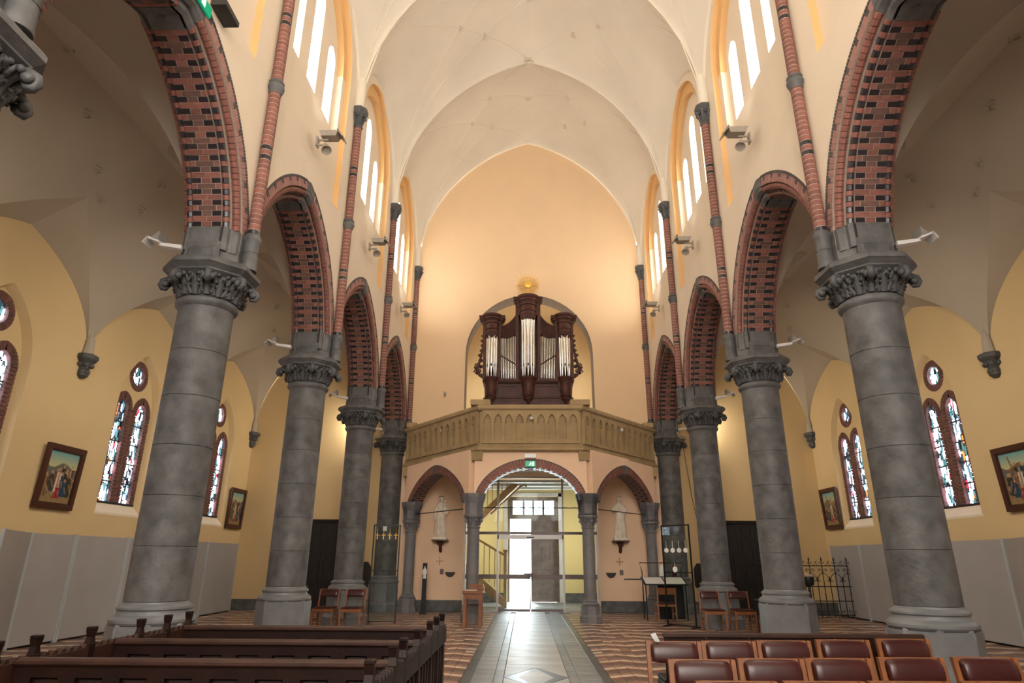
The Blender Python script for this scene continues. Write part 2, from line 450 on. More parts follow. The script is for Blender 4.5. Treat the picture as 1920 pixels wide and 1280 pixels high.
for b in range(3, 6):
    yc = (YC[b]+YC[b+1])/2; H = SP/2
    for sx in (-1,1):
        for sy in (-1,1):
            rib([(sx*3.9,sy*H*.985),(sx*1.35,sy*.75),(0,0)], nave_z, yc, ceil_n, VAULT, .010)
            rib([(sx*3.9,sy*H*.985),(sx*2.0,0)], nave_z, yc, ceil_n, VAULT, .010)
            rib([(sx*2.0,0),(sx*1.35,sy*.75),(0,sy*H)], nave_z, yc, ceil_n, VAULT, .010)
            if b > 3 or sy > 0: ring(sx*1.35, yc+sy*.75, nave_z(1.35,.75)-.02, .085, ceil_n, BV, (0,-.3,-1))
        ring(sx*2.0, yc, nave_z(2.0,0)-.02, .085, ceil_n, BV, (0,-.3,-1))
        rib([(sx*3.95,-H),(0,-H)], nave_z, yc, ceil_n, VAULT, .018)
    ring(0, yc, nave_z(0,0)-.02, .09, ceil_n, BV, (0,-.3,-1))
    ring(0, yc-H, nave_z(0,H)-.03, .13, ceil_n, BV, (0,-.3,-1))
for sd, nm in SIDES:
    for b in range(2, 6):
        yc = (YC[b]+YC[b+1])/2; H = SP/2
        for (x, dy) in ((7.40,-1.46),(6.95,1.56),(7.85,-.39),(7.35,.65),(8.1,.16),(7.85,1.0)):
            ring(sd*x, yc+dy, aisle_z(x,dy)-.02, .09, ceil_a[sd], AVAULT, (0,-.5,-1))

# ---- nave walls with arcade arches and clerestory lancets
AC, AZ, RO_, RI = .707, 5.21, 2.907, 2.50       # arch: centre offset, centre height, outer and soffit radius
ZS = 5.74                                       # brickwork starts
def apt(R, t, half, yc):                        # t 0..1 spring -> apex, half +-1
    a0 = asin((ZS-AZ)/R); a1 = acos(AC/R); a = a0+(a1-a0)*t
    return (yc+half*(-AC+R*cos(a)), AZ+R*sin(a)), a
def arch_edge(R, yc, n=14):
    l = [apt(R, i/n, -1, yc)[0] for i in range(n+1)]; r = [apt(R, i/n, 1, yc)[0] for i in range(n+1)][::-1][1:]
    return l+r
bays = [(YC[b]+YC[b+1])/2 for b in range(6)]
for sd, nm in SIDES:
    f = lambda u, v, d: (sd*d, u, v)
    g = G()
    def outline(ztop, R):
        pts = [(YE, ztop), (YE, ZS)]
        for yc in bays:
            e = arch_edge(R, yc); e = [(max(yc-SP/2+.0005, min(yc+SP/2-.0005, y_)), z) for y_, z in e]
            pts += e
        pts += [(YW, ZS), (YW, ztop)]
        out = [pts[0]]
        for p in pts[1:]:
            if abs(p[0]-out[-1][0])+abs(p[1]-out[-1][1]) > 1e-4: out.append(p)
        return out
    step1 = [archhole(1.54, 8.37, 11.75, 13.62, 10, yc) for yc in bays]
    step2 = [archhole(1.34, 9.95, 11.65, 13.32, 10, yc) for yc in bays]
    lanc = []
    for yc in bays:
        lanc.append(archhole(.245, 10.25, 12.42, 12.76, 6, yc))
        for q in (-.93, .93): lanc.append(archhole(.235, 10.25, 11.75, 12.08, 6, yc+q))
    g.plate(outline(14.2, RO_-.02), step1, WF, WF+.12, f, 1)
    g.plate([(YW,11.65),(YW,8.42),(YE,8.42),(YE,11.65)]+[p for yc in bays for p in ((yc-1.34,11.65),(yc-1.34,9.95),(yc+1.34,9.95),(yc+1.34,11.65))], [], WF+.12, WF+.26, f)
    g.m = 1; g.plate([(YE,11.65)]+[p for yc in bays for p in parch(1.34, 11.65, 13.32, 10, yc)]+[(YW,11.65),(YW,14.2),(YE,14.2)], [], WF+.12, WF+.26, f); g.m = 0  # orange above the spring line puts the change of light into the plaster colour
    g.plate([(YE,14.2),(YE,8.3)]+[(YW,8.3),(YW,14.2)], lanc, WF+.26, WF+.36, f, 0)
    g.plate(outline(8.4, RO_-.02), [], WF+.12, WB, f)          # lower wall, full thickness
    wl = struct(g.build('wall_%s' % nm, [CREAM, ORANGE]))
    n = 0
    for bi, yc in enumerate(bays):
        wn = struct(empty('window_%d' % (bi+1 if sd < 0 else bi+7), (sd*(WF+.34), yc, 10.25)))
        for q, z0, z1, hw in ((0,12.42,12.76,.27),(-.93,11.75,12.08,.26),(.93,11.75,12.08,.26)):
            G().plate(archhole(hw, 10.2, z0, z1+.03, 6, yc+q), [], WF+.33, WF+.35, f).build('pane', CLEAR, wn)
            gl = G()
            for z in [10.25+.35*k for k in range(1, 7)]:
                if z < z1-.15: gl.tube([(sd*(WF+.322), yc+q-hw, z), (sd*(WF+.322), yc+q+hw, z)], .006, 5)
            if bi < 4: gl.build('saddle_bar', LEAD, wn)

WBRICK = mat('window_brick', (.15,.062,.052), .75, .2, 8, .2, 60)
# ---- aisle outer walls
for sd, nm in SIDES:
    f = lambda u, v, d: (sd*d, u, v)
    rec = [archhole(.80, 2.40, 4.7, 6.05, 12, yc) for yc in bays[1:]]
    g = G(); g.plate([(YE,0),(YW,0),(YW,7.9),(YE,7.9)], rec, AX, AX+.15, f, 0, True)
    for yc in bays[1:]: g.loft([[f(u, v, AX) for u, v in archhole(.80, 2.40, 4.7, 6.05, 12, yc)], [f(u, v, AX+.15) for u, v in archhole(.735, 2.60, 4.7, 5.97, 12, yc)]], False)
    holes = []
    for yc in bays[1:]:
        for q in (-.362, .362): holes.append(archhole(.34, 2.62, 4.68, 5.08, 8, yc+q))
        holes.append([(yc+.33*cos(2*pi*i/20), 5.53+.33*sin(2*pi*i/20)) for i in range(20)])
    g.plate([(YE,0),(YW,0),(YW,7.9),(YE,7.9)], holes, AX+.15, AX+.5, f, 0)
    for yc in bays[1:]:                                        # sloping sill
        g.m = 1
        g.add([(sd*(AX-.003),yc-.83,2.405),(sd*(AX-.003),yc+.83,2.405),(sd*(AX+.15),yc+.745,2.605),(sd*(AX+.15),yc-.745,2.605),(sd*(AX-.003),yc-.83,2.36),(sd*(AX-.003),yc+.83,2.36)],
              [(0,1,2,3),(0,1,5,4)]); g.m = 0
    # cut the wall front under the sill is hidden by the slope: recess bottom is 2.62
    struct(g.build('wall_aisle_%s' % nm, [YELLOW, SILLM]))
    for bi, yc in enumerate(bays[1:]):
        if bi == 0: pass
        wn = struct(empty('window_%d' % (13+bi if sd < 0 else 18+bi), (sd*(AX+.3), yc, 2.7)))
        br = [G(), G()]
        def voussoir(cx_, cz, R0, R1, a0, a1):
            a0 += .012; a1 -= .012
            P = [(R0,a0),(R1,a0),(R1,a1),(R0,a1)]; g_ = br[random.random() < .25]
            g_.hull([(sd*(AX+.143), cx_+R*cos(a), cz+R*sin(a)) for R, a in P], [(sd*(AX+.30), cx_+R*cos(a), cz+R*sin(a)) for R, a in P])
        for k in range(26): voussoir(yc, 5.53, .215, .36, 2*pi*k/26, 2*pi*(k+1)/26)
        for q in (-.362, .362):
            cc = yc+q
            nb = 9; k_ = .06
            for s_ in (-1,1):
                R1 = .36+k_; R0 = R1-.17; am = acos(k_/R1)
                for k in range(nb):
                    a0, a1 = am*k/nb, am*(k+1)/nb; cxx = cc-s_*k_
                    if s_ > 0: voussoir(cxx, 4.68, R0, R1, a0, a1)
                    else: voussoir(cxx, 4.68, R0, R1, pi-a1, pi-a0)
                z = 2.62
                while z < 4.67:
                    g_ = br[random.random() < .25]
                    x0, x1 = (.19, .36) if s_ > 0 else (-.36, -.19)
                    g_.box(*sorted((sd*(AX+.143), sd*(AX+.30))), cc+x0, cc+x1, z+.005, z+.075); z += .08
        stuff(br[0].build('brick_surround', WBRICK, wn)); stuff(br[1].build('brick_surround', BBROWN, wn))
        G().plate([(yc-.74,2.60),(yc+.74,2.60),(yc+.74,5.95),(yc-.74,5.95)], [archhole(.195, 2.64, 4.68, 4.93, 8, yc+q) for q in (-.362,.362)]+[[(yc+.22*cos(2*pi*i/20), 5.53+.22*sin(2*pi*i/20)) for i in range(20)]], AX+.17, AX+.42, f).build('tracery_backing', MORTAR, wn)
        sg = STG[(bi+(sd > 0)) % 3]
        for q in (-.362,.362):
            zs = [2.64,3.08,3.52,3.96,4.40]; GX = AX+.30
            for k in range(4): G().box(*sorted((sd*(AX+.225), sd*(AX+.235))), yc+q-.2, yc+q+.2, zs[k], zs[k+1]).build('pane', sg, wn)
            G().plate(archhole(.2, 4.40, 4.68, 4.94, 8, yc+q), [], AX+.225, AX+.235, f).build('pane', sg, wn)
            gb = G()
            for z in zs[1:]: gb.tube([(sd*(AX+.205), yc+q-.2, z), (sd*(AX+.205), yc+q+.2, z)], .017, 6)
            gb.box(*sorted((sd*(AX+.14), sd*(AX+.24))), yc+q-.37, yc+q+.37, 2.60, 2.65)
            gb.build('saddle_bars', LEAD, wn)
        G().plate([(yc+.225*cos(2*pi*i/20), 5.53+.225*sin(2*pi*i/20)) for i in range(20)], [], AX+.215, AX+.225, f).build('round_pane', sg, wn)
    # corbels carrying the vault
    for i, yb in enumerate(YC[2:]):
        e = .0 if i < 4 else -.12
        c = G(); cc = (sd*(AX-.02), yb+e)
        c.octo([(.06,4.90),(.11,4.95),(.12,5.06),(.10,5.08),(.12,5.12),(.15,5.22),(.17,5.24),(.21,5.28),(.22,5.30),(.22,5.36),(.18,5.39)], cc)
        for k in range(5):
            a = (pi/2+pi*k/4) if sd > 0 else (-pi/2+pi*k/4)
            c.ball((cc[0]+.14*cos(a), cc[1]+.14*sin(a), 5.17), .05, 7, 5); c.ball((cc[0]+.11*cos(a+.4), cc[1]+.11*sin(a+.4), 5.02), .035, 6, 5)
        o = c.build('corbel', STONED, None)
        pos = ['at the near edge of the picture', 'above the gap before the second column', 'between the first and second stained glass windows in view', 'beyond', 'in the corner']
        tag(o, 'dark carved stone corbel on the %s aisle wall, %s' % (nm, ['out of view near the camera','out of view beside the camera','large one between two stained glass windows','hidden behind a column','smallest one in the far corner'][i]), 'corbel', 'corbels along the aisle walls')
    # (conoid of the vault resting on each corbel)
    for yb in YC[2:]:
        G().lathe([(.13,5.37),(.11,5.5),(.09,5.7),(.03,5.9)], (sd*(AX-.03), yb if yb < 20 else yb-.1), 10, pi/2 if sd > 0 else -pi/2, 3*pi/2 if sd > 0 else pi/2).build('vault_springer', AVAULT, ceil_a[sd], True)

# ---- east end (behind the camera): plain wall, tall glowing lancets added for frontal fill light
f = lambda u, v, d: (u, d, v)
eh = [archhole(.7, 4.0, 10.5, 12.0, 8, x) for x in (-2.4, 0, 2.4)]
struct(G().plate([(-AX-.3,0),(AX+.3,0),(AX+.3,17.2),(-AX-.3,17.2)], eh, YE-.4, YE, f).build('wall_east', CREAM))
for i, x in enumerate((-2.4, 0, 2.4)):
    wn = struct(empty('window_%d' % (24+i), (x, YE-.2, 4)))
    G().plate(archhole(.72, 3.98, 10.5, 12.0, 8, x), [], YE-.22, YE-.2, f).build('pane', EASTFILL, wn)

# ---- west wall: nave part, aisle parts
niche = [(2.17*cos(pi*i/24), 8.12+2.17*sin(pi*i/24)) for i in range(25)][::-1]
niche = [(-2.17,4.40)]+niche+[(2.17,4.40)]
porch = [(-2.03,.0),(-2.03,3.98),(2.09,3.98),(2.09,.0)]
g = G()
top = [(x, nave_z(x, SP/2)+.25) for x in (-3.97,-3.8,-3.4,-2.9,-2.2,-1.4,-.7,0,.7,1.4,2.2,2.9,3.4,3.8,3.97)]
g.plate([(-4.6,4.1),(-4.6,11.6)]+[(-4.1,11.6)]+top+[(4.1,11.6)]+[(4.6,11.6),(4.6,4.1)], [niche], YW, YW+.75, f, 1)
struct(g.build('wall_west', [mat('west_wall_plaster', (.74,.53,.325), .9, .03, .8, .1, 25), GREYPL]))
g = G().box(-4.6,-2.03,YW,YW+.75,0,4.1).box(2.09,4.6,YW,YW+.75,0,4.1).box(-2.03,2.09,YW,YW+.75,3.98,4.1)
struct(g.build('wall_west_lower', PEACH))
for sd, nm in SIDES:
    f2 = lambda u, v, d: (sd*u, d, v)
    a0, a1 = 5.93, 8.09
    pts = [(4.6,0),(a0,0),(a0,2.66),(a1,2.66),(a1,0),(AX+.3,0),(AX+.3,7.2),(AX,7.2)]+[(x, ht(x)+.3) for x in (8.9,8.4,7.8,7.0,6.2,5.5,5.0)]+[(4.6,8.8)]
    g = G(); g.plate(pts, [], YW, YW+.3, f2); g.box(*sorted((sd*a0, sd*a1)), YW+.29, YW+.5, 0, 2.7)
    struct(g.build('wall_aisle_west_%s' % nm, YELLOW))
    dr = struct(empty('door_%d' % (2 if sd < 0 else 3), (sd*7.01, YW+.16, 0)))
    fr = G().box(*sorted((sd*a0,sd*(a0+.07))), YW+.1, YW+.26, 0, 2.66).box(*sorted((sd*a1,sd*(a1-.07))), YW+.1, YW+.26, 0, 2.66).box(*sorted((sd*(a0+.07),sd*(a1-.07))), YW+.1, YW+.26, 2.58, 2.66)
    fr.build('door_frame', DOORW, dr)
    for l in range(2):
        x0, x1 = a0+.08+l*1.0, a0+.08+l*1.0+.99
        lf = G().box(*sorted((sd*x0,sd*x1)), YW+.19, YW+.23, .01, 2.57).build('door_leaf', DOORW, dr)
        for (z0,z1,arc) in ((.12,.75,0),(.85,1.45,0),(1.55,2.12,1),(2.18,2.48,0)):
            for (u0,u1) in ((x0+.10,x0+.46),(x0+.54,x0+.90)):
                pg = G(); m = (u0+u1)/2
                outer = archhole(.18, z0, z1-.12, z1, 5, m) if arc else [(u0,z0),(u0,z1),(u1,z1),(u1,z0)]
                inner = [(m+(a-m)*.78, (z0+z1)/2+(b-(z0+z1)/2)*.86) for a, b in outer]
                pg.plate(outer, [inner], YW+.168, YW+.19, f2); inn2 = [(m+(a-m)*.66, (z0+z1)/2+(b-(z0+z1)/2)*.78) for a, b in outer]
                pg.plate(inn2, [], YW+.176, YW+.19, f2)
                pg.build('door_panel', DOORW, lf)
        G().tube([(sd*(x1-.05 if l == 0 else x0+.05), YW+.13, 1.05),(sd*(x1-.05 if l == 0 else x0+.05), YW+.13, 1.2)], .012, 6).build('door_handle', IRON, dr)
    struct(G().box(*sorted((sd*4.6,sd*a0)), YW-.035, YW, 0, .32).box(*sorted((sd*a1,sd*AX)), YW-.035, YW, 0, .32).build('baseboard_west_%s' % nm, STONE))
    struct(G().box(*sorted((sd*(AX-.035),sd*AX)), YE, YW-.036, 0, .32).build('baseboard_%s' % nm, STONE))
struct(G().box(-4.0,-2.06,YW-.035,YW,0,.32).box(2.12,4.0,YW-.035,YW,0,.32).build('baseboard_west', STONE))
# ================================================================== ARCADE
# ---- column prototype (local coordinates, foot at the origin)
SHR = .345
def impost_plan(half_y_pts):
    pass
def prof_half():   # (x offset from wall centre, radius) of the arch section, nave side
    return [(0,2.5),(.20,2.5),(.20,2.54),(.245,2.49),(.29,2.535),(.29,2.60),(.325,2.61),(.375,2.655),(.385,2.715),(.395,2.72),(.395,2.9)]
def spring_d(R): return sqrt(R*R-(ZS-AZ)**2)-AC
def make_column():
    t = empty('column')
    G().octo([(.50,0),(.50,.20),(.435,.27),(.43,.78)]).build('plinth', STONEL, t)
    sp = G()
    for k in range(8):
        a = pi/8+pi/4*k; sp.tube([(.40*cos(a),.40*sin(a),.80),(.445*cos(a),.445*sin(a),.74),(.462*cos(a),.462*sin(a),.60)], [.05,.032,.006], 6)
    sp.build('spurs', STONEL, t, True)
    G().lathe([(.36,.78),(.435,.785),(.457,.81),(.457,.84),(.43,.875),(.40,.885),(.385,.91),(.385,.93),(.405,.945),(.405,.965),(.385,.98),(.35,1.0),(.345,1.02)], n=32).build('base_moulding', STONEL, t, True)
    zs = [1.02,1.62,2.2,2.8,3.42,4.02,4.64]
    for k in range(6):
        r = SHR; G().lathe([(r-.008,zs[k]),(r,zs[k]+.008),(r,zs[k+1]-.008),(r-.008,zs[k+1])], n=36).build('drum', STONE, t, True)
    G().lathe([(r,4.62),(.385,4.655),(.395,4.69),(.385,4.725),(.35,4.75)], n=32).build('astragal', STONE, t, True)
    G().lathe([(.345,4.74),(.35,4.86),(.38,4.96),(.44,5.04),(.50,5.07)], n=24).build('capital_bell', STONED, t, True)
    cg = G()
    cg.tube([(.345,0,4.77),(.365,0,4.86),(.41,0,4.95),(.47,0,5.015),(.53,0,5.03),(.585,0,5.0),(.60,0,4.945),(.575,0,4.90),(.535,0,4.90),(.52,0,4.935),(.54,0,4.96)], [.05,.048,.046,.046,.046,.044,.042,.038,.032,.028,.022], 10)
    for q in (-1,1):
        cg.ball((.545,.05*q,4.955), .048, 10, 7, (1,.75,1)); cg.ball((.50,.075*q,5.0), .035, 8, 6); cg.tube([(.355,.045*q,4.78),(.39,.075*q,4.88),(.44,.085*q,4.955),(.475,.08*q,5.01)], [.022,.024,.024,.02], 7)
        cg.ball((.43,.10*q,4.925), .026, 7, 5)
    cr = None
    lg = G()
    lg.tube([(.345,0,4.76),(.37,0,4.85),(.42,0,4.94),(.475,0,4.985),(.49,0,4.95),(.47,0,4.925)], [.045,.05,.045,.034,.026,.014], 8)
    for q in (-1,1):
        lg.tube([(.348,.05*q,4.77),(.37,.085*q,4.84),(.40,.11*q,4.89),(.43,.115*q,4.87)], [.026,.03,.026,.014], 7)
        curl(lg, (.425,.055*q,4.965), .030, (0,q,0), (.3,0,1), .016, 1.2, 10, 6)
        lg.ball((.40,.04*q,4.88), .026, 7, 5); lg.ball((.455,.06*q,5.02), .028, 7, 5); lg.ball((.375,.10*q,4.80), .022, 7, 5)
    for k in range(8):
        a = pi/4*k+pi/8
        if cr is None: cr = cg.build('crocket', STONED, t, True, 75); lf = lg.build('leaf', STONED, t, True, 75); a0 = a
        else:
            c = cr.copy(); COL.objects.link(c); c.parent = t
            l = lf.copy(); COL.objects.link(l); l.parent = t; l.rotation_euler.z = a+pi/8; c.rotation_euler.z = a
    cr.rotation_euler.z = a0; lf.rotation_euler.z = a0+pi/8
    G().octo([(.44,5.03),(.50,5.07),(.50,5.09),(.555,5.14),(.57,5.15),(.57,5.20),(.545,5.235),(.46,5.25)]).build('abacus', STONE, t)
    # impost block with the start of the arch mouldings
    ib = G(); P = []
    pr = prof_half()
    q1 = [(x, SP/2-spring_d(min(R, 2.86))) for x, R in pr]              # y half widths
    loop = [(x, y) for x, y in q1] + [(x, -y) for x, y in q1[::-1]] + [(-x, -y) for x, y in q1[1:]] + [(-x, y) for x, y in q1[:0:-1]]
    # order: go round
    loop = [(x, y) for x, y in q1]+[(x, -y) for x, y in q1[::-1]]+[(-x, -y) for x, y in q1[1:]]+[(-x, y) for x, y in q1[::-1][:-1]]
    ib.loft([[(x, y, z) for x, y in loop] for z in (5.40, 5.745)])
    ib.octo([(.40,5.245),(.40,5.42),(.36,5.46)])
    ib.box(-.235,.235,-.375,.375,5.245,5.52)
    ib.build('impost_block', STONE, t)
    return t
proto = make_column()
place = ['just behind the camera', 'cut off by the top corner of the picture', 'nearest whole column', 'second whole column', 'third whole column', 'farthest column, against the gallery']
for sd, nm in SIDES:
    for i in range(1, 7):
        lab = 'dark grey stone column, %s arcade, %s' % (nm, place[i-1])
        if sd < 0 and i == 1: c = proto; c.location = (sd*CX, YC[i], 0)
        else: c = dup(proto, (sd*CX, YC[i], 0))
        tag(c, lab, 'column', 'columns of the nave arcades')

# ---- brick arches
NCO = 34; TK = .935
bm_ = {}
def bmesh_(w, h, d, m, key):
    k = (key, m.name)
    if k not in bm_:
        g = G(); g.bbox(-w/2, w/2, -h/2, h/2, -d, 0, .004)
        me = bpy.data.meshes.new('brick'); me.from_pydata(g.v, [], g.f); me.materials.append(m); bm_[k] = me
    return bm_[k]
def frame(sd, xo, y, z, a, half, nx=None):
    """matrix at an arch point: local x across the wall, y along the arch, z towards the opening"""
    rad = Vector((0, half*cos(a), sin(a))); tan = Vector((0, -half*sin(a), cos(a)))
    return rad, tan
def arch(sd, nm, bi, individual):
    yc = bays[bi]; wc = sd*CX
    lab = 'red and black brick arch, %s arcade, %s' % (nm, ['behind the camera','above the camera','cut off by the top corner of the picture','first complete arch from the camera','second complete arch from the camera','farthest and smallest, beside the gallery'][bi])
    t = thing('brick_arch', lab, 'arch', (wc, yc, ZS), 'brick arches of the nave arcades')
    # mortar bed (swept section) and keystone
    sec = [(.20,2.506),(.20,2.60),(.29,2.60),(.29,2.715),(.386,2.715),(.386,2.895)]
    sec = [(-x, R) for x, R in sec[::-1]]+sec
    g = G()
    for half in (-1, 1):
        loops = []
        for i in range(21):
            tt = i/20
            loops.append([(wc+x, *apt(R, tt, half, yc)[0]) for x, R in sec])
        g.loft(loops, False, False)
    g.build('mortar_bed', MORTAR, t)
    g = G(); pr = [(x, R) for x, R in prof_half()]
    pr = [(-x, R-.004) for x, R in pr[::-1]]+[(x, R-.004) for x, R in pr[1:]]
    loops = [[(wc+x, *apt(R, TK+(1-TK)*i/2, -1, yc)[0]) for x, R in pr] for i in range(3)]+[[(wc+x, *apt(R, 1-(1-TK)*i/2, 1, yc)[0]) for x, R in pr] for i in range(1,3)]
    g.loft([[Vector(p) for p in l] for l in loops]); g.ball((wc, yc, AZ+sqrt(2.5**2-AC**2)-.0), .028, 8, 6)
    g.build('keystone', STONE, t, True, 25)
    roll = G(); hood = G(); ind = G()
    cnt = 0
    for half in (-1, 1):
        for k in range(NCO):
            t0, t1 = TK*k/NCO, TK*(k+1)/NCO; tm_ = (t0+t1)/2; row = k % 4
            (y, z), a = apt(2.499, tm_, half, yc); ch = .0765
            rad = Vector((0, half*cos(a), sin(a))); tan = Vector((0, -half*sin(a), cos(a)))
            if row in (0, 2): L_ = [(-.135,.125,BDARK),(0,.125,BBROWN if row else BRED),(.135,.125,BDARK)]
            elif row == 1: L_ = [(-.101,.196,BRED),(.101,.196,BRED)]
            else: L_ = [(-.165,.066,BRED),(0,.245,BBROWN),(.165,.066,BRED)]
            for xo, w, m in L_:
                M = Matrix(((1,0,0,wc+xo),(0,tan.y,-rad.y,y),(0,tan.z,-rad.z,z),(0,0,0,1)))
                if individual: inst(bmesh_(w, ch-.009, .03, m, ('s', w)), 'brick', M, t)
                else:
                    ind.m = (BRED,BBROWN,BDARK,BPINK,BGREY).index(m); ind.T = M; ind.bbox(-w/2, w/2, -(ch-.009)/2, (ch-.009)/2, -.03, 0, .004); ind.T = None
            # face bricks on the nave side
            (y, z), a2 = apt(2.79, tm_, half, yc); rad = Vector((0, half*cos(a2), sin(a2))); tan = Vector((0, -half*sin(a2), cos(a2)))
            chf = .0765*2.79/2.5*.98; xf = wc-sd*.394
            bl = [(0,.146,BPINK)] if k % 4 else [(-.038,.068,BPINK),(.038,.068,BGREY)]
            for ro, w, m in bl:
                M = Matrix(((0,0,-sd,xf),(rad.y,tan.y,0,y+rad.y*ro),(rad.z,tan.z,0,z+rad.z*ro),(0,0,0,1)))
                if individual: inst(bmesh_(w, chf-.009, .012, m, ('f', w)), 'brick', M, t)
                else:
                    ind.m = (BRED,BBROWN,BDARK,BPINK,BGREY).index(m); ind.T = M; ind.bbox(-w/2, w/2, -(chf-.009)/2, (chf-.009)/2, -.012, 0, .003); ind.T = None
            # rolls and hood
            for x, R, r, m in ((.245,2.548,.046,2 if row in (0,2) else 0),(-.245,2.548,.046,2 if row in (0,2) else 0),(.332,2.655,.052,0),(-.332,2.655,.052,0)):
                ps = []
                for q in range(3):
                    tq = t0+.0015+(t1-t0-.003)*q/2; (yy, zz), _ = apt(R, tq, half, yc); ps.append((wc+x, yy, zz))
                roll.m = m; roll.tube(ps, r, 8)
            (y, z), a3 = apt(2.888, tm_, half, yc); rad = Vector((0, half*cos(a3), sin(a3))); tan = Vector((0, -half*sin(a3), cos(a3)))
            for q in (-1, 1):
                M = Matrix(((0,0,-sd,wc-sd*.399),(rad.y,tan.y,0,y+tan.y*q*.022),(rad.z,tan.z,0,z+tan.z*q*.022),(0,0,0,1)))
                hood.T = M; hood.bbox(-.019,.019,-.0195,.0195,-.03,0,.003); hood.T = None
    stuff(roll.build('roll_moulding', [BRED,BBROWN,BDARK], t, True))
    stuff(hood.build('hood_course', BGREY, t))
    if not individual: stuff(ind.build('bricks', [BRED,BBROWN,BDARK,BPINK,BGREY], t))
for sd, nm in SIDES:
    for bi in range(0, 6): arch(sd, nm, bi, bi in (2,3,4))

# ---- brick wall shafts from capital to vault
def wall_shaft(sd, nm, i):
    x, y = sd*3.97, YC[i]
    lab = 'thin red brick shaft, %s nave wall, %s' % (nm, ['','behind the camera','nearest, mostly above the picture','rising from the nearest whole column','rising from the second whole column','rising from the third whole column','in the far corner beside the orange wall'][i])
    t = thing('wall_shaft', lab, 'shaft', (x, y, 5.24), 'brick shafts on the nave walls')
    G().lathe([(.115,5.24),(.118,5.28),(.105,5.32),(.102,5.50),(.108,5.50),(.108,5.505),(.102,5.51),(.102,5.66),(.12,5.69),(.125,5.72),(.112,5.75),(.10,5.79)], (x, y), 16).build('base', STONE, t, True)
    G().lathe([(.088,8.22),(.10,8.24),(.105,8.27),(.12,8.30),(.13,8.34),(.12,8.38),(.10,8.40),(.12,8.43),(.10,8.46),(.088,8.48)], (x, y), 16).build('ring', STONE, t, True)
    c = G().lathe([(.085,10.84),(.11,10.87),(.09,10.92),(.10,11.05),(.14,11.22)], (x, y), 12)
    for k in range(6):
        a = 2*pi*k/6; c.tube([(x+.09*cos(a), y+.09*sin(a), 10.93),(x+.125*cos(a), y+.125*sin(a), 11.08),(x+.17*cos(a), y+.17*sin(a), 11.2)], [.02,.03,.045], 5)
        c.ball((x+.15*cos(a+.5), y+.15*sin(a+.5), 11.14), .035, 6, 5)
    c.octo([(.14,11.2),(.155,11.22),(.185,11.27),(.185,11.34),(.15,11.38)], (x, y)); c.build('capital', STONED, t, True, 30)
    zc = 5.79; j = []; ch = .083
    ind = G(); indv = i in (3,); r = .086
    def cyl(m, z0, z1):
        if indv:
            k = ('cyl', m.name, round(z1-z0, 3))
            if k not in bm_:
                g = G().lathe([(r-.004,0),(r,.004),(r,z1-z0-.016),(r-.004,z1-z0-.012)], n=14); me = bpy.data.meshes.new('brick'); me.from_pydata(g.v, [], g.f); me.materials.append(m); me.shade_smooth(); me.set_sharp_from_angle(angle=.6); bm_[k] = me
            inst(bm_[k], 'brick', Matrix.Translation((x, y, z0)), t)
        else:
            ind.m = (BRED,BDARK).index(m); ind.lathe([(r-.004,z0),(r,z0+.004),(r,z1-.016),(r-.004,z1-.012)], (x, y), 12)
    k = 0
    while zc < 10.82:
        if 8.20 < zc < 8.46: zc = 8.47
        z1 = min(zc+ch, 10.85)
        d = k in (0, 15, 17, 43, 45)
        cyl(BDARK if d else BRED, zc, z1); zc = z1; k += 1
    G().lathe([(r-.003,5.78),(r-.003,10.86)], (x, y), 10).build('mortar_core', MORTAR, t, True)
    if not indv: stuff(ind.build('bricks', [BRED,BDARK], t, True))
    # plaster springer of the vault above the capital
    G().lathe([(.125,11.37),(.125,11.6),(.13,11.9),(.13,12.2)], (x+sd*.03, y), 12).build('vault_springer', VAULT, ceil_n, True)
for sd, nm in SIDES:
    for i in range(2, 7): wall_shaft(sd, nm, i)

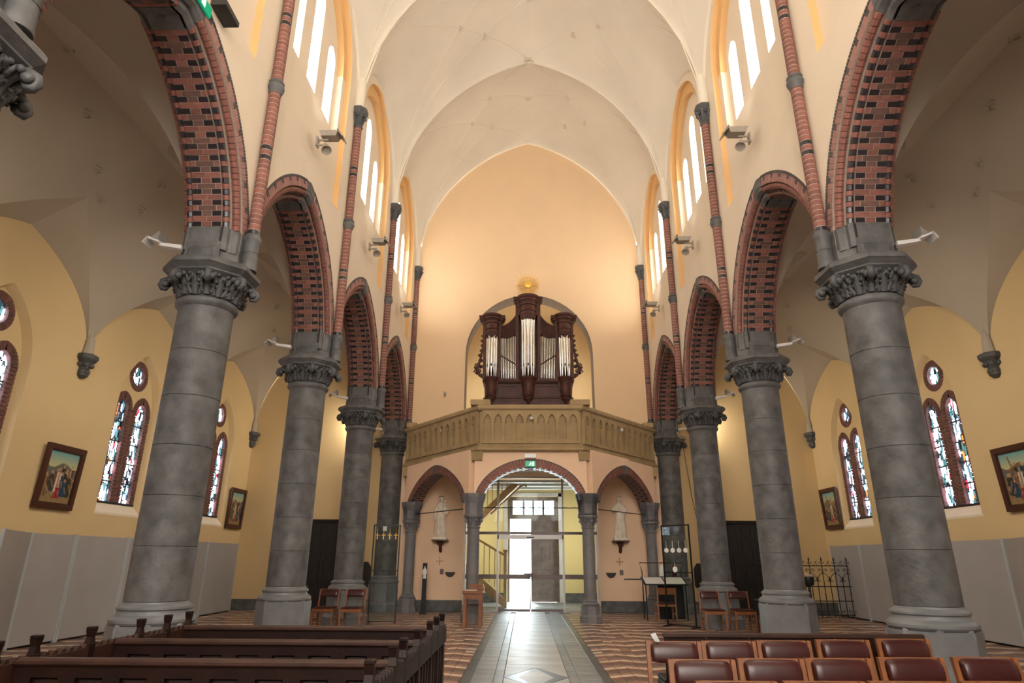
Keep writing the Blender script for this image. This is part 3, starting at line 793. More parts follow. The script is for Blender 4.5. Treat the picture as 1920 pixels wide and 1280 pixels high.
# ================================================================== GALLERY
def facet(A, B):
    A, B = Vector(A), Vector(B); d = (B-A).normalized(); n = Vector((d.y, -d.x))      # n points to the nave when A is left of B
    return (lambda u, v, w: (A.x+d.x*u+n.x*w, A.y+d.y*u+n.y*w, v)), (B-A).length, atan2(d.y, d.x)
gw = thing('gallery_arcade', 'peach plastered three-sided arcade of low brick arches carrying the organ gallery', 'arcade', (0,17.3,0))
fac = [((-3.72,20.25),(-1.5,17.3)), ((-1.5,17.3),(1.5,17.3)), ((1.5,17.3),(3.72,20.25))]
def lowarch(c, hw, zs, za, p, q, n=16):
    r = []
    for i in range(n+1):
        s = sin(pi/2*i/n); r.append((c+hw*s, zs+(za-zs)*(max(0, 1-s**p))**q))
    return [(2*c-x, z) for x, z in r[::-1]]+r[1:]
for k, (A, B) in enumerate(fac):
    f, L, an = facet(A, B); m = L/2
    if k == 1: args = (1.26, 2.98, 3.80, 2.0, .56)
    else: args = (1.52, 2.92, 3.84, 1.5, .60)
    hw = args[0]
    inn = lowarch(m, *args); out = lowarch(m, hw+.22, args[1], args[2]+.25, args[3], args[4])
    g = G(); o2 = [(x, z) for x, z in out]
    g.plate([(0,4.3),(0,2.6),(m-hw-.10,2.6)]+[(m-hw-.10,2.98)]+[p for p in o2 if p[0] > m-hw-.10 and p[0] < m+hw+.10]+[(m+hw+.10,2.98),(m+hw+.10,2.6),(L,2.6),(L,4.3)], [], -.2, .19, f)
    g.build('spandrel_wall', PEACH, gw)
    br = G()
    # arc-length resample
    def resample(P, n):
        d = [0]
        for a, b in zip(P, P[1:]): d.append(d[-1]+sqrt((a[0]-b[0])**2+(a[1]-b[1])**2))
        R_ = []
        for i in range(n+1):
            s = d[-1]*i/n; j = 0
            while j < len(P)-2 and d[j+1] < s: j += 1
            t_ = (s-d[j])/max(1e-9, d[j+1]-d[j]); R_.append((P[j][0]+(P[j+1][0]-P[j][0])*t_, P[j][1]+(P[j+1][1]-P[j][1])*t_))
        return R_
    N = 44; a_ = resample(inn, N); b_ = resample(out, N)
    mid = N//2
    for i in range(N):
        if i < 2 or i >= N-2: br.m = 3
        elif abs(i+.5-mid) < 1.1: br.m = 3
        else: br.m = 0
        e = .07
        def lerp(p, q, t): return (p[0]+(q[0]-p[0])*t, p[1]+(q[1]-p[1])*t)
        p0, p1 = lerp(a_[i], a_[i+1], e), lerp(a_[i], a_[i+1], 1-e); q0, q1 = lerp(b_[i], b_[i+1], e), lerp(b_[i], b_[i+1], 1-e)
        if br.m == 3:
            P = [p0, q0, q1, p1]; br.hull([f(x, z, .205) for x, z in P], [f(x, z, -.2) for x, z in P]); continue
        s0, s1 = lerp(p0, q0, .86), lerp(p1, q1, .86); r0, r1 = lerp(p0, q0, .16), lerp(p1, q1, .16)
        P = [r0, s0, s1, r1]; br.m = 0; br.hull([f(x, z, .205) for x, z in P], [f(x, z, -.2) for x, z in P])
        P = [lerp(p0,q0,.88), q0, q1, lerp(p1,q1,.88)]; br.m = 2; br.hull([f(x, z, .208) for x, z in P], [f(x, z, .1) for x, z in P])
        for w0, w1, dk in ((.205,.08,i % 2),(.07,-.06,1-i % 2),(-.07,-.2,i % 2)):
            P = [p0, r0, r1, p1]; br.m = 1 if dk else 0; br.hull([f(x, z, w0) for x, z in P], [f(x, z, w1) for x, z in P])
    stuff(br.build('brick_ring', [BRED,BDARK,BGREY,STONE], gw))
    ml = G(); ml.loft([[f(x, z, .195) for x, z in l] for l in (a_, b_)], False, False); ml.loft([[f(x, z+.006, .19-.38*j) for x, z in a_] for j in range(2)], False, False)
    ml.build('mortar_bed', MORTAR, gw)
sl = G(); poly = [(-3.95,20.6),(-3.95,20.3),(-1.40,17.15),(1.40,17.15),(3.95,20.3),(3.95,20.6)]
sl.hull([(x,y,4.12) for x, y in poly], [(x,y,4.40) for x, y in poly]); sl.build('gallery_floor', mat('gallery_soffit', (.60,.55,.47), .9, .05, 2), gw)
for (xa, ya), (xb, yb) in (((-3.6,20.1),(-1.5,17.3)),((-1.5,17.3),(1.5,17.3)),((1.5,17.3),(3.6,20.1))):
    P = []
    n = 26
    for i in range(n+1): P.append((xa+(xb-xa)*i/n, ya+(yb-ya)*i/n, 2.78+.006*(i % 2)))
    G().tube(P, .014, 5).build('tie_rod', IRON, gw, True)
# small columns
def small_column():
    t = empty('gallery_column')
    G().octo([(.27,0),(.27,.16),(.235,.20),(.235,.40)]).build('plinth', GSTONE, t)
    G().lathe([(.17,.40),(.215,.41),(.22,.44),(.19,.47),(.175,.49),(.185,.51),(.16,.54)], n=24).build('base_moulding', GSTONE, t, True)
    G().lathe([(.155,.53),(.155,2.26)], n=24).build('shaft', GSTONE, t, True)
    G().lathe([(.155,2.25),(.18,2.27),(.18,2.29),(.155,2.31),(.155,2.36),(.17,2.44),(.20,2.50)], n=20).build('capital_bell', GSTONE, t, True)
    g = G()
    for k in range(8):
        a = pi/4*k+pi/8; g.ball((.215*cos(a), .215*sin(a), 2.45), .042, 7, 5); g.tube([(.16*cos(a),.16*sin(a),2.33),(.20*cos(a),.20*sin(a),2.45)], [.02,.028], 5)
    g.build('crockets', GSTONE, t, True)
    G().octo([(.20,2.49),(.22,2.51),(.255,2.55),(.255,2.585),(.23,2.605)]).build('abacus', GSTONE, t)
    return t
sc0 = small_column()
for k, (x, y, l) in enumerate(((-1.5,17.3,'left centre one, partly behind the wooden stand'),(1.5,17.3,'right centre one, standing free beside the glass doors'),(-3.64,20.12,'far left one, beside the black stele'),(3.66,20.12,'far right one, behind the reading desk'))):
    c = sc0 if k == 0 else dup(sc0); c.location = (x, y, 0)
    tag(c, 'small grey stone column under the organ gallery, '+l, 'column', 'small columns under the gallery')
    q = G(); q.octo([(.25,2.60),(.235,2.66),(.245,2.88),(.30,3.06),(.31,3.14)], (x, y)) ; q.build('impost_block', GSTONE, c)

# parapet
pp = thing('gallery_parapet', 'brown sandstone balcony parapet carved with pointed blind arches in front of the organ', 'balcony', (0,17.05,4.23))
pf = [((-3.95,20.35),(-1.37,17.05)), ((-1.37,17.05),(1.37,17.05)), ((1.37,17.05),(3.95,20.35))]
for k, (A, B) in enumerate(pf):
    f, L, an = facet(A, B)
    def bar(z0, z1, o0, o1, name, ext=.0):
        prof = [(o0, z0), (o1, z0+(z1-z0)*.35), (o1, z1-(z1-z0)*.2), (o1-.02, z1), (-.16, z1), (-.16, z0)]
        e = ext
        G().hull([f(-e, z, w) for w, z in prof], [f(L+e, z, w) for w, z in prof]).build(name, SAND, pp)
    G().hull([f(0,z,w) for w, z in ((-.12,4.35),(-.0,4.35),(-.0,5.4),(-.12,5.4))], [f(L,z,w) for w, z in ((-.12,4.35),(0,4.35),(0,5.4),(-.12,5.4))]).build('back_slab', SAND, pp)
    bar(4.23, 4.34, .03, .10, 'base_course', .045); bar(4.34, 4.45, .09, .045, 'base_slope', .02)
    bar(5.33, 5.50, .04, .11, 'coping', .045)
    u0, u1 = (0.06, L-.06) if k == 1 else ((.1, L-.42) if k == 0 else (.42, L-.1))
    n = 9 if k == 1 else 11; w = (u1-u0)/n
    me = None
    for j in range(n+(k != 1)):
        if j < n: c, hw = u0+w*(j+.5), w/2
        else: c, hw = (L-.22 if k == 0 else .22), .16
        g = G()
        hole = [(c-hw*.74, 4.50)]+parch(hw*.74, 5.03, 5.24, 6, c)+[(c+hw*.74, 4.50)]
        g.plate([(c-hw,4.44),(c-hw,5.34),(c+hw,5.34),(c+hw,4.44)], [hole], .0, .085, f)
        for s in (-1, 1):   # cusps
            g.tube([f(c+s*hw*.8,5.02,.03), f(c+s*hw*.45,5.03,.03), f(c+s*hw*.40,5.09,.03), f(c+s*hw*.62,5.14,.03)], [.016,.014,.012,.01], 5)
        g.hull([f(c-hw*.8,4.49,.05), f(c+hw*.8,4.49,.05), f(c+hw*.8,4.49,0), f(c-hw*.8,4.49,0)], [f(c-hw*.8,4.50,.05), f(c+hw*.8,4.50,.05), f(c+hw*.8,4.58,0), f(c-hw*.8,4.58,0)])
        g.build('tracery_panel', SAND, pp)
for x, y in ((-1.37,17.05),(1.37,17.05),(-3.80,20.2),(3.80,20.2)):
    a = 0
    G().bbox(x-.27*(1 if abs(x) < 2 else .6), x+.27*(1 if abs(x) < 2 else .6), y-.10, y+.25, 5.495, 5.65, .012).build('pedestal', SAND, pp)
for sx in (-1, 1):
    G().hull([(sx*1.30,17.0,4.0),(sx*1.58,17.12,4.0),(sx*1.60,17.4,4.0),(sx*1.30,17.4,4.0)], [(sx*1.28,16.98,4.24),(sx*1.60,17.10,4.24),(sx*1.62,17.4,4.24),(sx*1.28,17.4,4.24)]).build('corbel', SAND, pp)
    G().box(sx*3.87-.1, sx*3.87+.1, 20.1, 20.59, 3.95, 4.24).build('corbel', SAND, pp)
for x, y, l in ((.03,16.97,'middle of the parapet'),(-2.66,18.66,'left slanting side of the parapet'),(2.72,18.62,'right slanting side of the parapet')):
    g = G().ball((x, y, 5.12), .05, 12, 8); g.ball((x, y-.03, 5.12), .028, 8, 6)
    tag(g.build('dome_camera', [WHITE], None, True), 'tiny white dome sensor with dark eye on the %s' % l, 'sensor', 'dome sensors on the parapet')
# ================================================================== ORGAN
OX, OY = -.035, 20.05
og = thing('pipe_organ', 'dark carved wooden pipe organ with silver pipes and three towers on the gallery', 'organ', (OX, OY, 4.4))
def ob(g, name, m=ORGW, **k): return g.build(name, m, og, **k)
g = G(); g.bbox(OX-1.42, OX+1.42, OY+.08, OY+1.1, 4.4, 6.98, .01)
ob(g, 'lower_case')
for z0, z1 in ((6.05,6.42),(6.5,6.9)):
    for x0, x1 in ((-1.0,-.30),(.30,1.0)):
        G().plate([(OX+x0,z0),(OX+x1,z0),(OX+x1,z1),(OX+x0,z1)], [[(OX+x0+.05,z0+.05),(OX+x1-.05,z0+.05),(OX+x1-.05,z1-.05),(OX+x0+.05,z1-.05)]], OY+.055, OY+.08, lambda u, v, d: (u, d, v)).build('case_panel', ORGW, og)
g = G()
for z, d, h in ((6.96,.10,.06),(7.0,.14,.05),(6.44,.03,.04),(6.0,.04,.05),(5.9,.02,.03)): g.bbox(OX-1.46-d*.3, OX+1.46+d*.3, OY+.08-d, OY+1.0, z, z+h, .012)
ob(g, 'moulded_rail')
g = G().bbox(OX-1.42, OX+1.42, OY+.30, OY+1.0, 7.0, 8.75, .01).bbox(OX-.34, OX+.34, OY+.30, OY+.9, 8.7, 9.6, .01); ob(g, 'upper_case')
for x in (-1.45,-.97,-.37,.37,.97,1.45):
    zt = 9.66 if abs(x) < .5 else 9.02
    G().bbox(OX+x-.052, OX+x+.052, OY-.03, OY+.32, 7.0, zt, .008).build('case_post', ORGW, og)
g = G().bbox(OX-1.45, OX+1.45, OY-.02, OY+.3, 7.05, 7.11, .01); ob(g, 'pipe_rail')
def tower(cx_, R, pt, pb, ct, cb, chw):
    tx = OX+cx_; y0 = OY-.02
    a0, a1 = pi, 2*pi
    # crown
    h_ = ct-cb; prof = [(R+.03,pt-.02),(R+.03,cb-.22),(R+.05,cb-.20),(R+.03,cb-.17),(R+.03,cb),(R+.06,cb+.02),(R+.06,cb+h_*.16),(R+.04,cb+h_*.2),(R+.05,cb+h_*.38),(R+.09,cb+h_*.52),(R+.09,cb+h_*.66),(R+.12,cb+h_*.76),(R+.14,ct-.04),(R+.14,ct)]
    g = G(); g.lathe(prof, (tx, y0), 18, a0, a1); loops = [[(tx+(R+.14)*cos(pi+pi*j/18), y0+(R+.14)*sin(pi+pi*j/18), z) for j in range(19)] for z in (ct-.01, ct)]
    g.loft(loops)
    for (w, z0, z1) in ((chw-.12,cb-.02,cb+h_*.40),(chw-.07,cb+h_*.40,cb+h_*.62),(chw-.02,cb+h_*.62,ct-.05),(chw,ct-.05,ct)): g.bbox(tx-w, tx+w, y0-.04-(w-chw+.1)*.5, y0+.34, z0, z1, .01)
    for s in (-1, 1): g.box(tx+s*(R+.06)-.05, tx+s*(R+.06)+.05, y0-.02, y0+.3, cb-.3, cb+.02)
    ob(g, 'tower_cornice', smooth=True)
    # pipes
    n = 5
    for j in range(n):
        a = pi+pi*(j+.5)/n; r = R*.265; px, py = tx+(R*.78)*cos(a), y0+(R*.78)*sin(a)
        zt = pt+.06; g = G().lathe([(.012,pb),(r*.85,pb+.30),(r,pb+.33),(r,zt),(r*.88,zt),(r*.88,zt-.02)], (px, py), 14)
        p = g.build('pipe', TIN, og, True)
        d = Vector((cos(a), sin(a))) ; mo = G(); c = Vector((px, py))+d*r*.96; u = Vector((-d.y, d.x))
        mo.add([(c.x-u.x*r*.55, c.y-u.y*r*.55, pb+.345),(c.x+u.x*r*.55, c.y+u.y*r*.55, pb+.345),(c.x+u.x*r*.5+d.x*.003, c.y+u.y*r*.5+d.y*.003, pb+.41),(c.x+d.x*.006, c.y+d.y*.006, pb+.455),(c.x-u.x*r*.5+d.x*.003, c.y-u.y*r*.5+d.y*.003, pb+.41)], [(0,1,2,3,4)])
        mo.ball((c.x, c.y, pb+.35), r*.25, 6, 4, (1,1,.5)); mo.build('pipe_mouth', LAMPB, p)
    # carved drape over the pipes
    g = G()
    for j in range(9):
        a = pi+pi*(j+.5)/9; d = Vector((cos(a), sin(a), 0)); u = Vector((-d.y, d.x, 0)); rr = R+.02
        for q, z in enumerate((cb-.33, cb-.42, cb-.50)):
            c = Vector((tx, y0, z))+d*rr
            if q == 2 and j % 2: continue
            curl(g, c, .05, u*(1 if j % 2 else -1), (0,0,1), .015, 1.2, 8, 4)
            g.ball(tuple(c), .028, 5, 4)
    ob(g, 'carved_drape', smooth=True)
    # console below
    g = G(); g.lathe([(.02,pb-.84),(.05,pb-.80),(.09,pb-.74),(R*.55,pb-.66),(R*.8,pb-.52),(R*.86,pb-.40),(R*.80,pb-.36),(R*.95,pb-.22),(R*1.0,pb-.12),(R+.03,pb-.08),(R+.06,pb-.03),(R+.06,pb),(R+.02,pb+.01),(0.01,pb+.012)], (tx, y0), 20, a0-.35, a1+.35)
    ob(g, 'tower_console', smooth=True)
    g = G()
    for j in range(7):
        a = pi+pi*(j+.5)/7; d = Vector((cos(a), sin(a), 0)); u = Vector((-d.y, d.x, 0)); c = Vector((tx, y0, pb-.60))+d*(R*.72)
        curl(g, c, .055, u, (0,0,1), .018, 1.2, 8, 4); g.ball(tuple(Vector((tx, y0, pb-.70))+d*(R*.5)), .045, 6, 4)
    g.ball((tx, y0-.03, pb-.84), .05, 8, 6); ob(g, 'carved_console_leaf', smooth=True)
tower(0, .235, 9.15, 7.12, 9.98, 9.62, .50)
for s in (-1, 1): tower(s*1.21, .195, 8.58, 7.12, 9.30, 8.98, .44)
for s in (-1, 1):
    for j in range(10):
        x = OX+s*(.43+.0555*j); zt = 8.62-.02*abs(j-4.5)+(.06 if j < 5 else 0)
        g = G().lathe([(.008,7.11),(.021,7.11+.32+.05*(9-j)*0),(.0225,7.46),(.0225,zt),(.018,zt)], (x, OY+.10), 10)
        p = g.build('pipe', TIN, og, True)
        zm = 7.62+.035*j; G().box(x-.014, x+.014, OY+.074, OY+.079, zm, zm+.03).build('pipe_mouth', LAMPB, p)
    G().tube([(OX+s*.42,OY+.065,7.60),(OX+s*.93,OY+.065,7.93)], .014, 5).build('pipe_stay', ORGW, og)
    # concave carved panel over the flat
    g = G(); rr = random.Random(5)
    for j in range(15):
        u = j/14; x = OX+s*(.95-.55*u); zt = 8.93+.42*u**2.2; zb = 8.60+.10*u-.12*sin(pi*u)
        g.tube([(x, OY+.12, zb+.04),(x, OY+.12, zt)], .024, 4)
        nq = max(3, int((zt-zb)/.075))
        for q in range(nq):
            z = zb+(zt-zb)*(q+.4)/nq
            curl(g, (x, OY+.06, z), .045, (1 if (q+j) % 2 else -1,0,0), (0,0,1), .016, 1.3, 8, 4)
            g.ball((x+.02, OY+.07, z+.02), .022, 5, 4)
    P = [(OX+s*(.95-.57*u/12), OY+.06, 8.95+.42*(u/12)**2.2) for u in range(13)]; g.tube(P, .032, 6)
    ob(g, 'carved_frieze', smooth=True)
    # carved wing at the side
    g = G()
    for (dx, z, r) in ((.04,8.62,.05),(.06,8.45,.055),(.05,8.28,.06),(.08,8.10,.06),(.12,7.93,.075),(.10,7.76,.07),(.20,7.58,.10),(.16,7.40,.09),(.22,7.36,.11),(.08,7.25,.07),(.10,7.55,.07),(.26,7.50,.06)):
        c = (OX+s*(1.48+dx), OY+.15, z); curl(g, c, r, (s,0,0), (0,0,1), .026, 1.5, 12, 5); g.ball(c, r*.45, 8, 5)
    g.tube([(OX+s*1.49,OY+.15,8.7),(OX+s*1.53,OY+.15,8.2),(OX+s*1.60,OY+.15,7.8),(OX+s*1.70,OY+.15,7.5),(OX+s*1.62,OY+.15,7.25),(OX+s*1.48,OY+.15,7.15)], [.02,.03,.04,.05,.04,.03], 6)
    ob(g, 'carved_wing', smooth=True)
    # raking bracket under the case corner
    g = G().hull([(OX+s*1.44,OY-.05,6.95),(OX+s*.98,OY-.05,6.95),(OX+s*1.10,OY-.0,6.5),(OX+s*1.42,OY-.0,6.5)], [(OX+s*1.44,OY+.2,6.95),(OX+s*.98,OY+.2,6.95),(OX+s*1.10,OY+.2,6.5),(OX+s*1.42,OY+.2,6.5)])
    ob(g, 'corner_bracket')
# sunburst
GOLDD = mat('dark_gilding', (.38,.20,.05), .35, .1, 8, metal=.5)
sb = thing('sunburst', 'gilded sunburst of thin rays standing on top of the organ', 'ornament', (OX, OY-.05, 9.98))
g = G().tube([(OX,OY-.05,9.98),(OX,OY-.05,10.35)], .02, 6); g.build('stem', GOLD, sb)
g = G().lathe([(0.001,0),(.14,.005),(.12,.045),(.09,.06),(.001,.062)], (0,0), 20)
dk = G(); dk.v = [(OX+x, OY-.09-z, 10.42+y) for x, y, z in g.v]; dk.f = g.f; dk.mi = g.mi; dk.build('disc', GOLD, sb, True)
rm = None
for j in range(48):
    a = 2*pi*j/48; L = .40 if j % 2 else .33
    if -pi*.58 < a-2*pi < -pi*.42: L = .26
    c = Vector((OX, OY-.05, 10.42)); d = Vector((cos(a),0,sin(a))); u = Vector((-sin(a),0,cos(a)))
    g = G(); w0, w1 = .005, .012; b, e = .13, L
    g.hull([c+d*b-u*w0+Vector((0,-.005,0)), c+d*b+u*w0+Vector((0,-.005,0)), c+d*b+u*w0+Vector((0,.005,0)), c+d*b-u*w0+Vector((0,.005,0))], [c+d*e-u*w1+Vector((0,-.03*(j % 2),0)), c+d*e+u*w1+Vector((0,-.03*(j % 2),0)), c+d*e+u*w1+Vector((0,.004,0)), c+d*e-u*w1+Vector((0,.004,0))])
    g.build('ray', GOLD if j % 2 else GOLDD, sb)

# ---- organ chamber behind the niche
ch = G(); x0, x1, y0, y1, z0, z1 = -3.1, 3.1, YW+.75, YW+4.4, 4.40, 10.9
ch.box(x0-.2,x0,y0,y1,z0,z1).box(x1,x1+.2,y0,y1,z0,z1).box(x0-.2,x1+.2,y0,y1+.2,z1,z1+.2).box(x0-.2,x1+.2,y0,y1+.2,z0-.25,z0)
f = lambda u, v, d: (u, d, v)
ch.plate([(x0,z0),(x0,z1),(x1,z1),(x1,z0)], [], y1, y1+.2, f)
struct(ch.build('wall_chamber', YELLOW))
wn = struct(empty('window_27', (0, y1+.1, 5.6)))  # unseen glowing panes added to brighten the niche reveals
for s in (-1, 1): G().plate(archhole(.6, 5.6, 8.2, 9.0, 8, (y0+y1)/2), [], 3.07, 3.09, lambda u, v, d: (s*d, u, v)).build('pane', SIDEFILL, wn)

# ================================================================== PORCH
py0, py1 = YW+.75, 25.0
g = G(); f = lambda u, v, d: (u, d, v)
g.box(-2.75,-2.6,YW+.3,py1,0,4.15).box(2.6,2.75,YW+.3,py1,0,4.15)
g.plate([(-2.75,0),(-.82,0),(-.82,3.78),(1.12,3.78),(1.12,0),(2.75,0),(2.75,4.15),(-2.75,4.15)], [], py1, py1+.6, f)
struct(g.build('wall_porch', mat('porch_plaster', (.72,.58,.27), .9, .04, 1.5, .1, 25)))
struct(G().box(-2.75,2.75,YW+.75,py1+.6,4.15,4.35).build('ceiling', WHITE))
for y in (21.9, 23.0, 24.1): struct(G().bbox(-2.6,2.6,y,y+.22,3.96,4.15,.01).build('trim_1', WHITE))
struct(G().box(-.95,-.82,py1-.03,py1,0,3.9).box(1.12,1.25,py1-.03,py1,0,3.9).box(-.95,1.25,py1-.03,py1,3.78,3.92).build('trim_2', mat('pale_stone_surround', (.62,.60,.55), .8, .08, 3)))
struct(G().box(1.25,2.6,py1-.03,py1,0,.33).box(-2.6,-.95,py1-.03,py1,0,.33).box(2.57,2.6,YW+.75,py1-.03,0,.33).build('baseboard_porch', STONE))
pfm = []
for i in range(6):
    for j in range(5):
        x, y = -2.1+.84*i, YW+.55+.84*j
        if abs(x) < 2.55 and y < 25: lay(slabmesh(.82,.82,SLAB) if not pfm else pfm[0], x, y)
        if not pfm: pfm.append(slabmesh(.82,.82,SLAB))
wn = struct(empty('window_28', (0, 23.2, 1.2)))  # out-of-view glowing panes added to brighten the porch
for s in (-1, 1): G().box(*sorted((s*2.59,s*2.605)),22.4,24.0,1.2,3.4).build('pane', SIDEFILL, wn)
# entrance door: frame, transom with four panes, right leaf shut, left leaf folded back
dr = struct(empty('door_1', (.15, py1+.25, 0)))
G().plate([(-.82,0),(-.82,3.78),(1.12,3.78),(1.12,0),(1.03,0),(1.03,2.95),(-.73,2.95),(-.73,0)], [[(-.62,3.12),(-.62,3.64),(-.25,3.64),(-.25,3.12)],[(-.16,3.12),(-.16,3.64),(.12,3.64),(.12,3.12)],[(.21,3.12),(.21,3.64),(.51,3.64),(.51,3.12)],[(.60,3.12),(.60,3.64),(.95,3.64),(.95,3.12)]], py1+.2, py1+.28, f).build('door_frame', GREYW, dr)
for a, b in ((-.62,-.23),(-.18,.14),(.19,.53),(.58,.95)): G().box(a-.01,b+.01,py1+.24,py1+.25,3.11,3.65).build('pane', GLASS, dr)
lf = G().bbox(.07,1.03,py1+.21,py1+.27,.01,2.95,.004).build('door_leaf', GREYW, dr)
for z0, z1 in ((.12,1.0),(1.12,2.15),(2.25,2.85)):
    for k in range(5): G().bbox(.17+.15*k,.31+.15*k,py1+.19,py1+.215,z0,z1,.004).build('door_board', GREYW, lf)
lf = G().bbox(-.80,-.74,py1+.29,py1+1.2,.01,2.95,.004).build('door_leaf', GREYW, dr)
struct(G().box(-14,14,py1+.6,60,-.25,-.08).box(-.82,1.12,py1,py1+.7,-.1,0).build('ground', OUTG))

# glass partition in the west opening
gp = thing('glass_partition', 'glazed steel partition with double glass doors under the gallery', 'glass screen', (0.03, 20.42, 0))
yg = 20.42
def gb(x0,x1,z0,z1,name='frame_bar',m=ALU,d=.03,par=None): G().bbox(x0,x1,yg-d,yg+d,z0,z1,.003).build(name,m,par or gp)
for x in (-2.0, -.99, 1.02, 2.06): gb(x-.03,x+.03,0,3.97,'mullion')
gb(-2.0,2.06,2.22,2.30,'transom',BRONZE,.035); gb(-2.0,2.06,3.93,3.975,'head_rail')
gb(-2.0,-1.02,.01,.05,'sill_rail'); gb(1.05,2.06,.01,.05,'sill_rail')
gb(-1.0,1.03,2.08,2.21,'door_closer_box',ALU,.03)
for x0, x1 in ((-1.97,-1.02),(1.05,2.03)): gb(x0,x1,.93,1.06,'push_band',BRONZE,.012)
for x0, x1, z0, z1 in ((-1.97,-1.02,.05,2.22),(1.05,2.03,.05,2.22),(-1.97,-1.02,2.3,3.93),(1.05,2.03,2.3,3.93),(-.96,.99,2.3,3.93)):
    G().box(x0,x1,yg-.004,yg+.004,z0,z1).build('pane',GLASS,gp)
for s, x0, x1 in ((-1,-.955,.0),(1,.025,.985)):
    dl = G().box(x0,x1,yg-.006,yg+.006,.07,2.07).build('glass_door_leaf', GLASS, gp)
    G().bbox(x0,x1,yg-.02,yg+.02,.03,.09,.003).build('bottom_rail', BRONZE, dl)
    G().bbox(x0,x1,yg-.014,yg+.014,.93,1.06,.003).build('push_band', BRONZE, dl)
    xh = (-.09 if s < 0 else .11)
    G().bbox(xh-.10,xh+.08,yg-.04,yg-.012,.98,1.10,.004).tube([(xh+.03*s*-1,yg-.05,1.06),(xh+.03*s*-1,yg-.07,.98),(xh+.03*s*-1,yg-.05,.88)], .012, 6).build('handle', BRONZE, dl)
    G().box((.0 if s < 0 else .012)-.012,(.0 if s < 0 else .012)+.004,yg-.01,yg+.01,.09,2.07).build('edge_seal', ALU, dl)
G().bbox(-.10,.13,20.36,20.39,2.12,2.15,.003).build('door_sensor', LAMPB, gp)
for x in (-1.75, 1.80): G().bbox(x-.12,x+.12,20.37,20.39,2.12,2.15,.003).build('vent_strip', LAMPB, gp)
# stair
st = thing('staircase', 'pale oak staircase with spindles behind the glass on the left', 'staircase', (-1.4, 22.6, 0))
for k in range(8):
    x1 = -.85-.22*k; G().bbox(x1-.26, x1, 22.3, 23.2, .15+.18*k, .20+.18*k, .006).build('tread', OAK, st)
    if k: G().box(x1-.03, x1, 22.3, 23.2, .18*k-.03+.0, .15+.18*k).build('riser', OAK, st)
g = G().hull([(-.85,22.26,.0),(-.85,22.26,.30),(-2.6,22.26,1.75),(-2.6,22.26,1.40)], [(-.85,22.30,.0),(-.85,22.30,.30),(-2.6,22.30,1.75),(-2.6,22.30,1.40)]).build('stringer', OAK, st)
G().bbox(-.86,-.76,22.22,22.34,0,1.78,.01).bbox(-.88,-.74,22.20,22.36,1.72,1.80,.01).build('newel_post', OAK, st)
G().tube([(-.8,22.28,1.60),(-2.6,22.28,2.6)], .035, 6).build('handrail', OAK, st)
for k in range(9):
    x = -.98-.18*k; z = .38+(-.85-x)*.83; G().tube([(x,22.28,z),(x,22.28,1.60+(-.8-x)*.555)], .014, 5).build('spindle', OAK, st)
def slope(x0, z0, x1, z1, ya, yb, th, name): G().hull([(x0,ya,z0),(x1,ya,z1),(x1,yb,z1),(x0,yb,z0)][::-1], [(x0,ya,z0+th),(x1,ya,z1+th),(x1,yb,z1+th),(x0,yb,z0+th)][::-1]).build(name, OAK, st)
slope(-2.6, 1.95, -.42, 4.0, 23.0, 23.9, .05, 'upper_soffit')
slope(-2.6, 1.90, -.42, 3.95, 22.94, 23.0, .30, 'upper_stringer')
for k in range(11):
    x = -2.5+.17*k; z = 2.24+(x+2.5)*.94; G().tube([(x,22.97,z),(x,22.97,min(4.1,z+.9))], .014, 5).build('spindle', OAK, st)
G().tube([(-1.35,22.8,2.98),(-.30,22.8,3.93),(-.16,22.8,3.98),(-.10,22.8,3.90)], .032, 6).build('upper_handrail', OAK, st)

# signs
def sign(x, y, z, w, h, green, nm, lab, rx=0):
    t = thing(nm, lab, 'sign', (x, y, z))
    G().bbox(x-w/2,x+w/2,y-.03,y,z,z+h,.004).build('housing', WHITE if not green else mat('green_lit_sign', (.0,.22,.10), .4, 0, emit=(.0,.45,.22), es=.35), t)
    if green:
        g = G(); gw_ = mat('sign_pictogram', (.8,.9,.85), .5, 0, emit=(.8,1,.9), es=.6); yy = y-.033; k = h
        def bar(x0,z0,x1,z1,r): 
            d = Vector((x1-x0, z1-z0)).normalized()*1; n_ = Vector((-d.y, d.x))*r
            g.add([(x+x0*k-n_.x*k,yy,z+z0*k-n_.y*k),(x+x1*k-n_.x*k,yy,z+z1*k-n_.y*k),(x+x1*k+n_.x*k,yy,z+z1*k+n_.y*k),(x+x0*k+n_.x*k,yy,z+z0*k+n_.y*k)], [(0,1,2,3)])
        bar(-.05,.35,.05,.68,.07); bar(-.05,.38,-.30,.20,.05); bar(-.02,.36,.16,.24,.05); bar(.16,.24,.14,.10,.05); bar(.03,.62,-.16,.50,.04); bar(.05,.62,.22,.50,.04)
        g.add([(x+(.10+.07*cos(2*pi*i/8))*k, yy, z+(.80+.07*sin(2*pi*i/8))*k) for i in range(8)], [tuple(range(8))])
        g.add([(x+.35*k,yy,z+.12*k),(x+.62*k,yy,z+.12*k),(x+.62*k,yy,z+.88*k),(x+.35*k,yy,z+.88*k)], [(0,1,2,3)])
        g.build('pictogram', gw_, t)
    return t
sign(.0, 17.06, 3.83, .27, .15, True, 'exit_sign', 'green emergency exit sign on the keystone of the central gallery arch')
sign(.0, 16.96, 4.05, .30, .11, False, 'emergency_light', 'white box emergency light under the parapet above the exit sign')

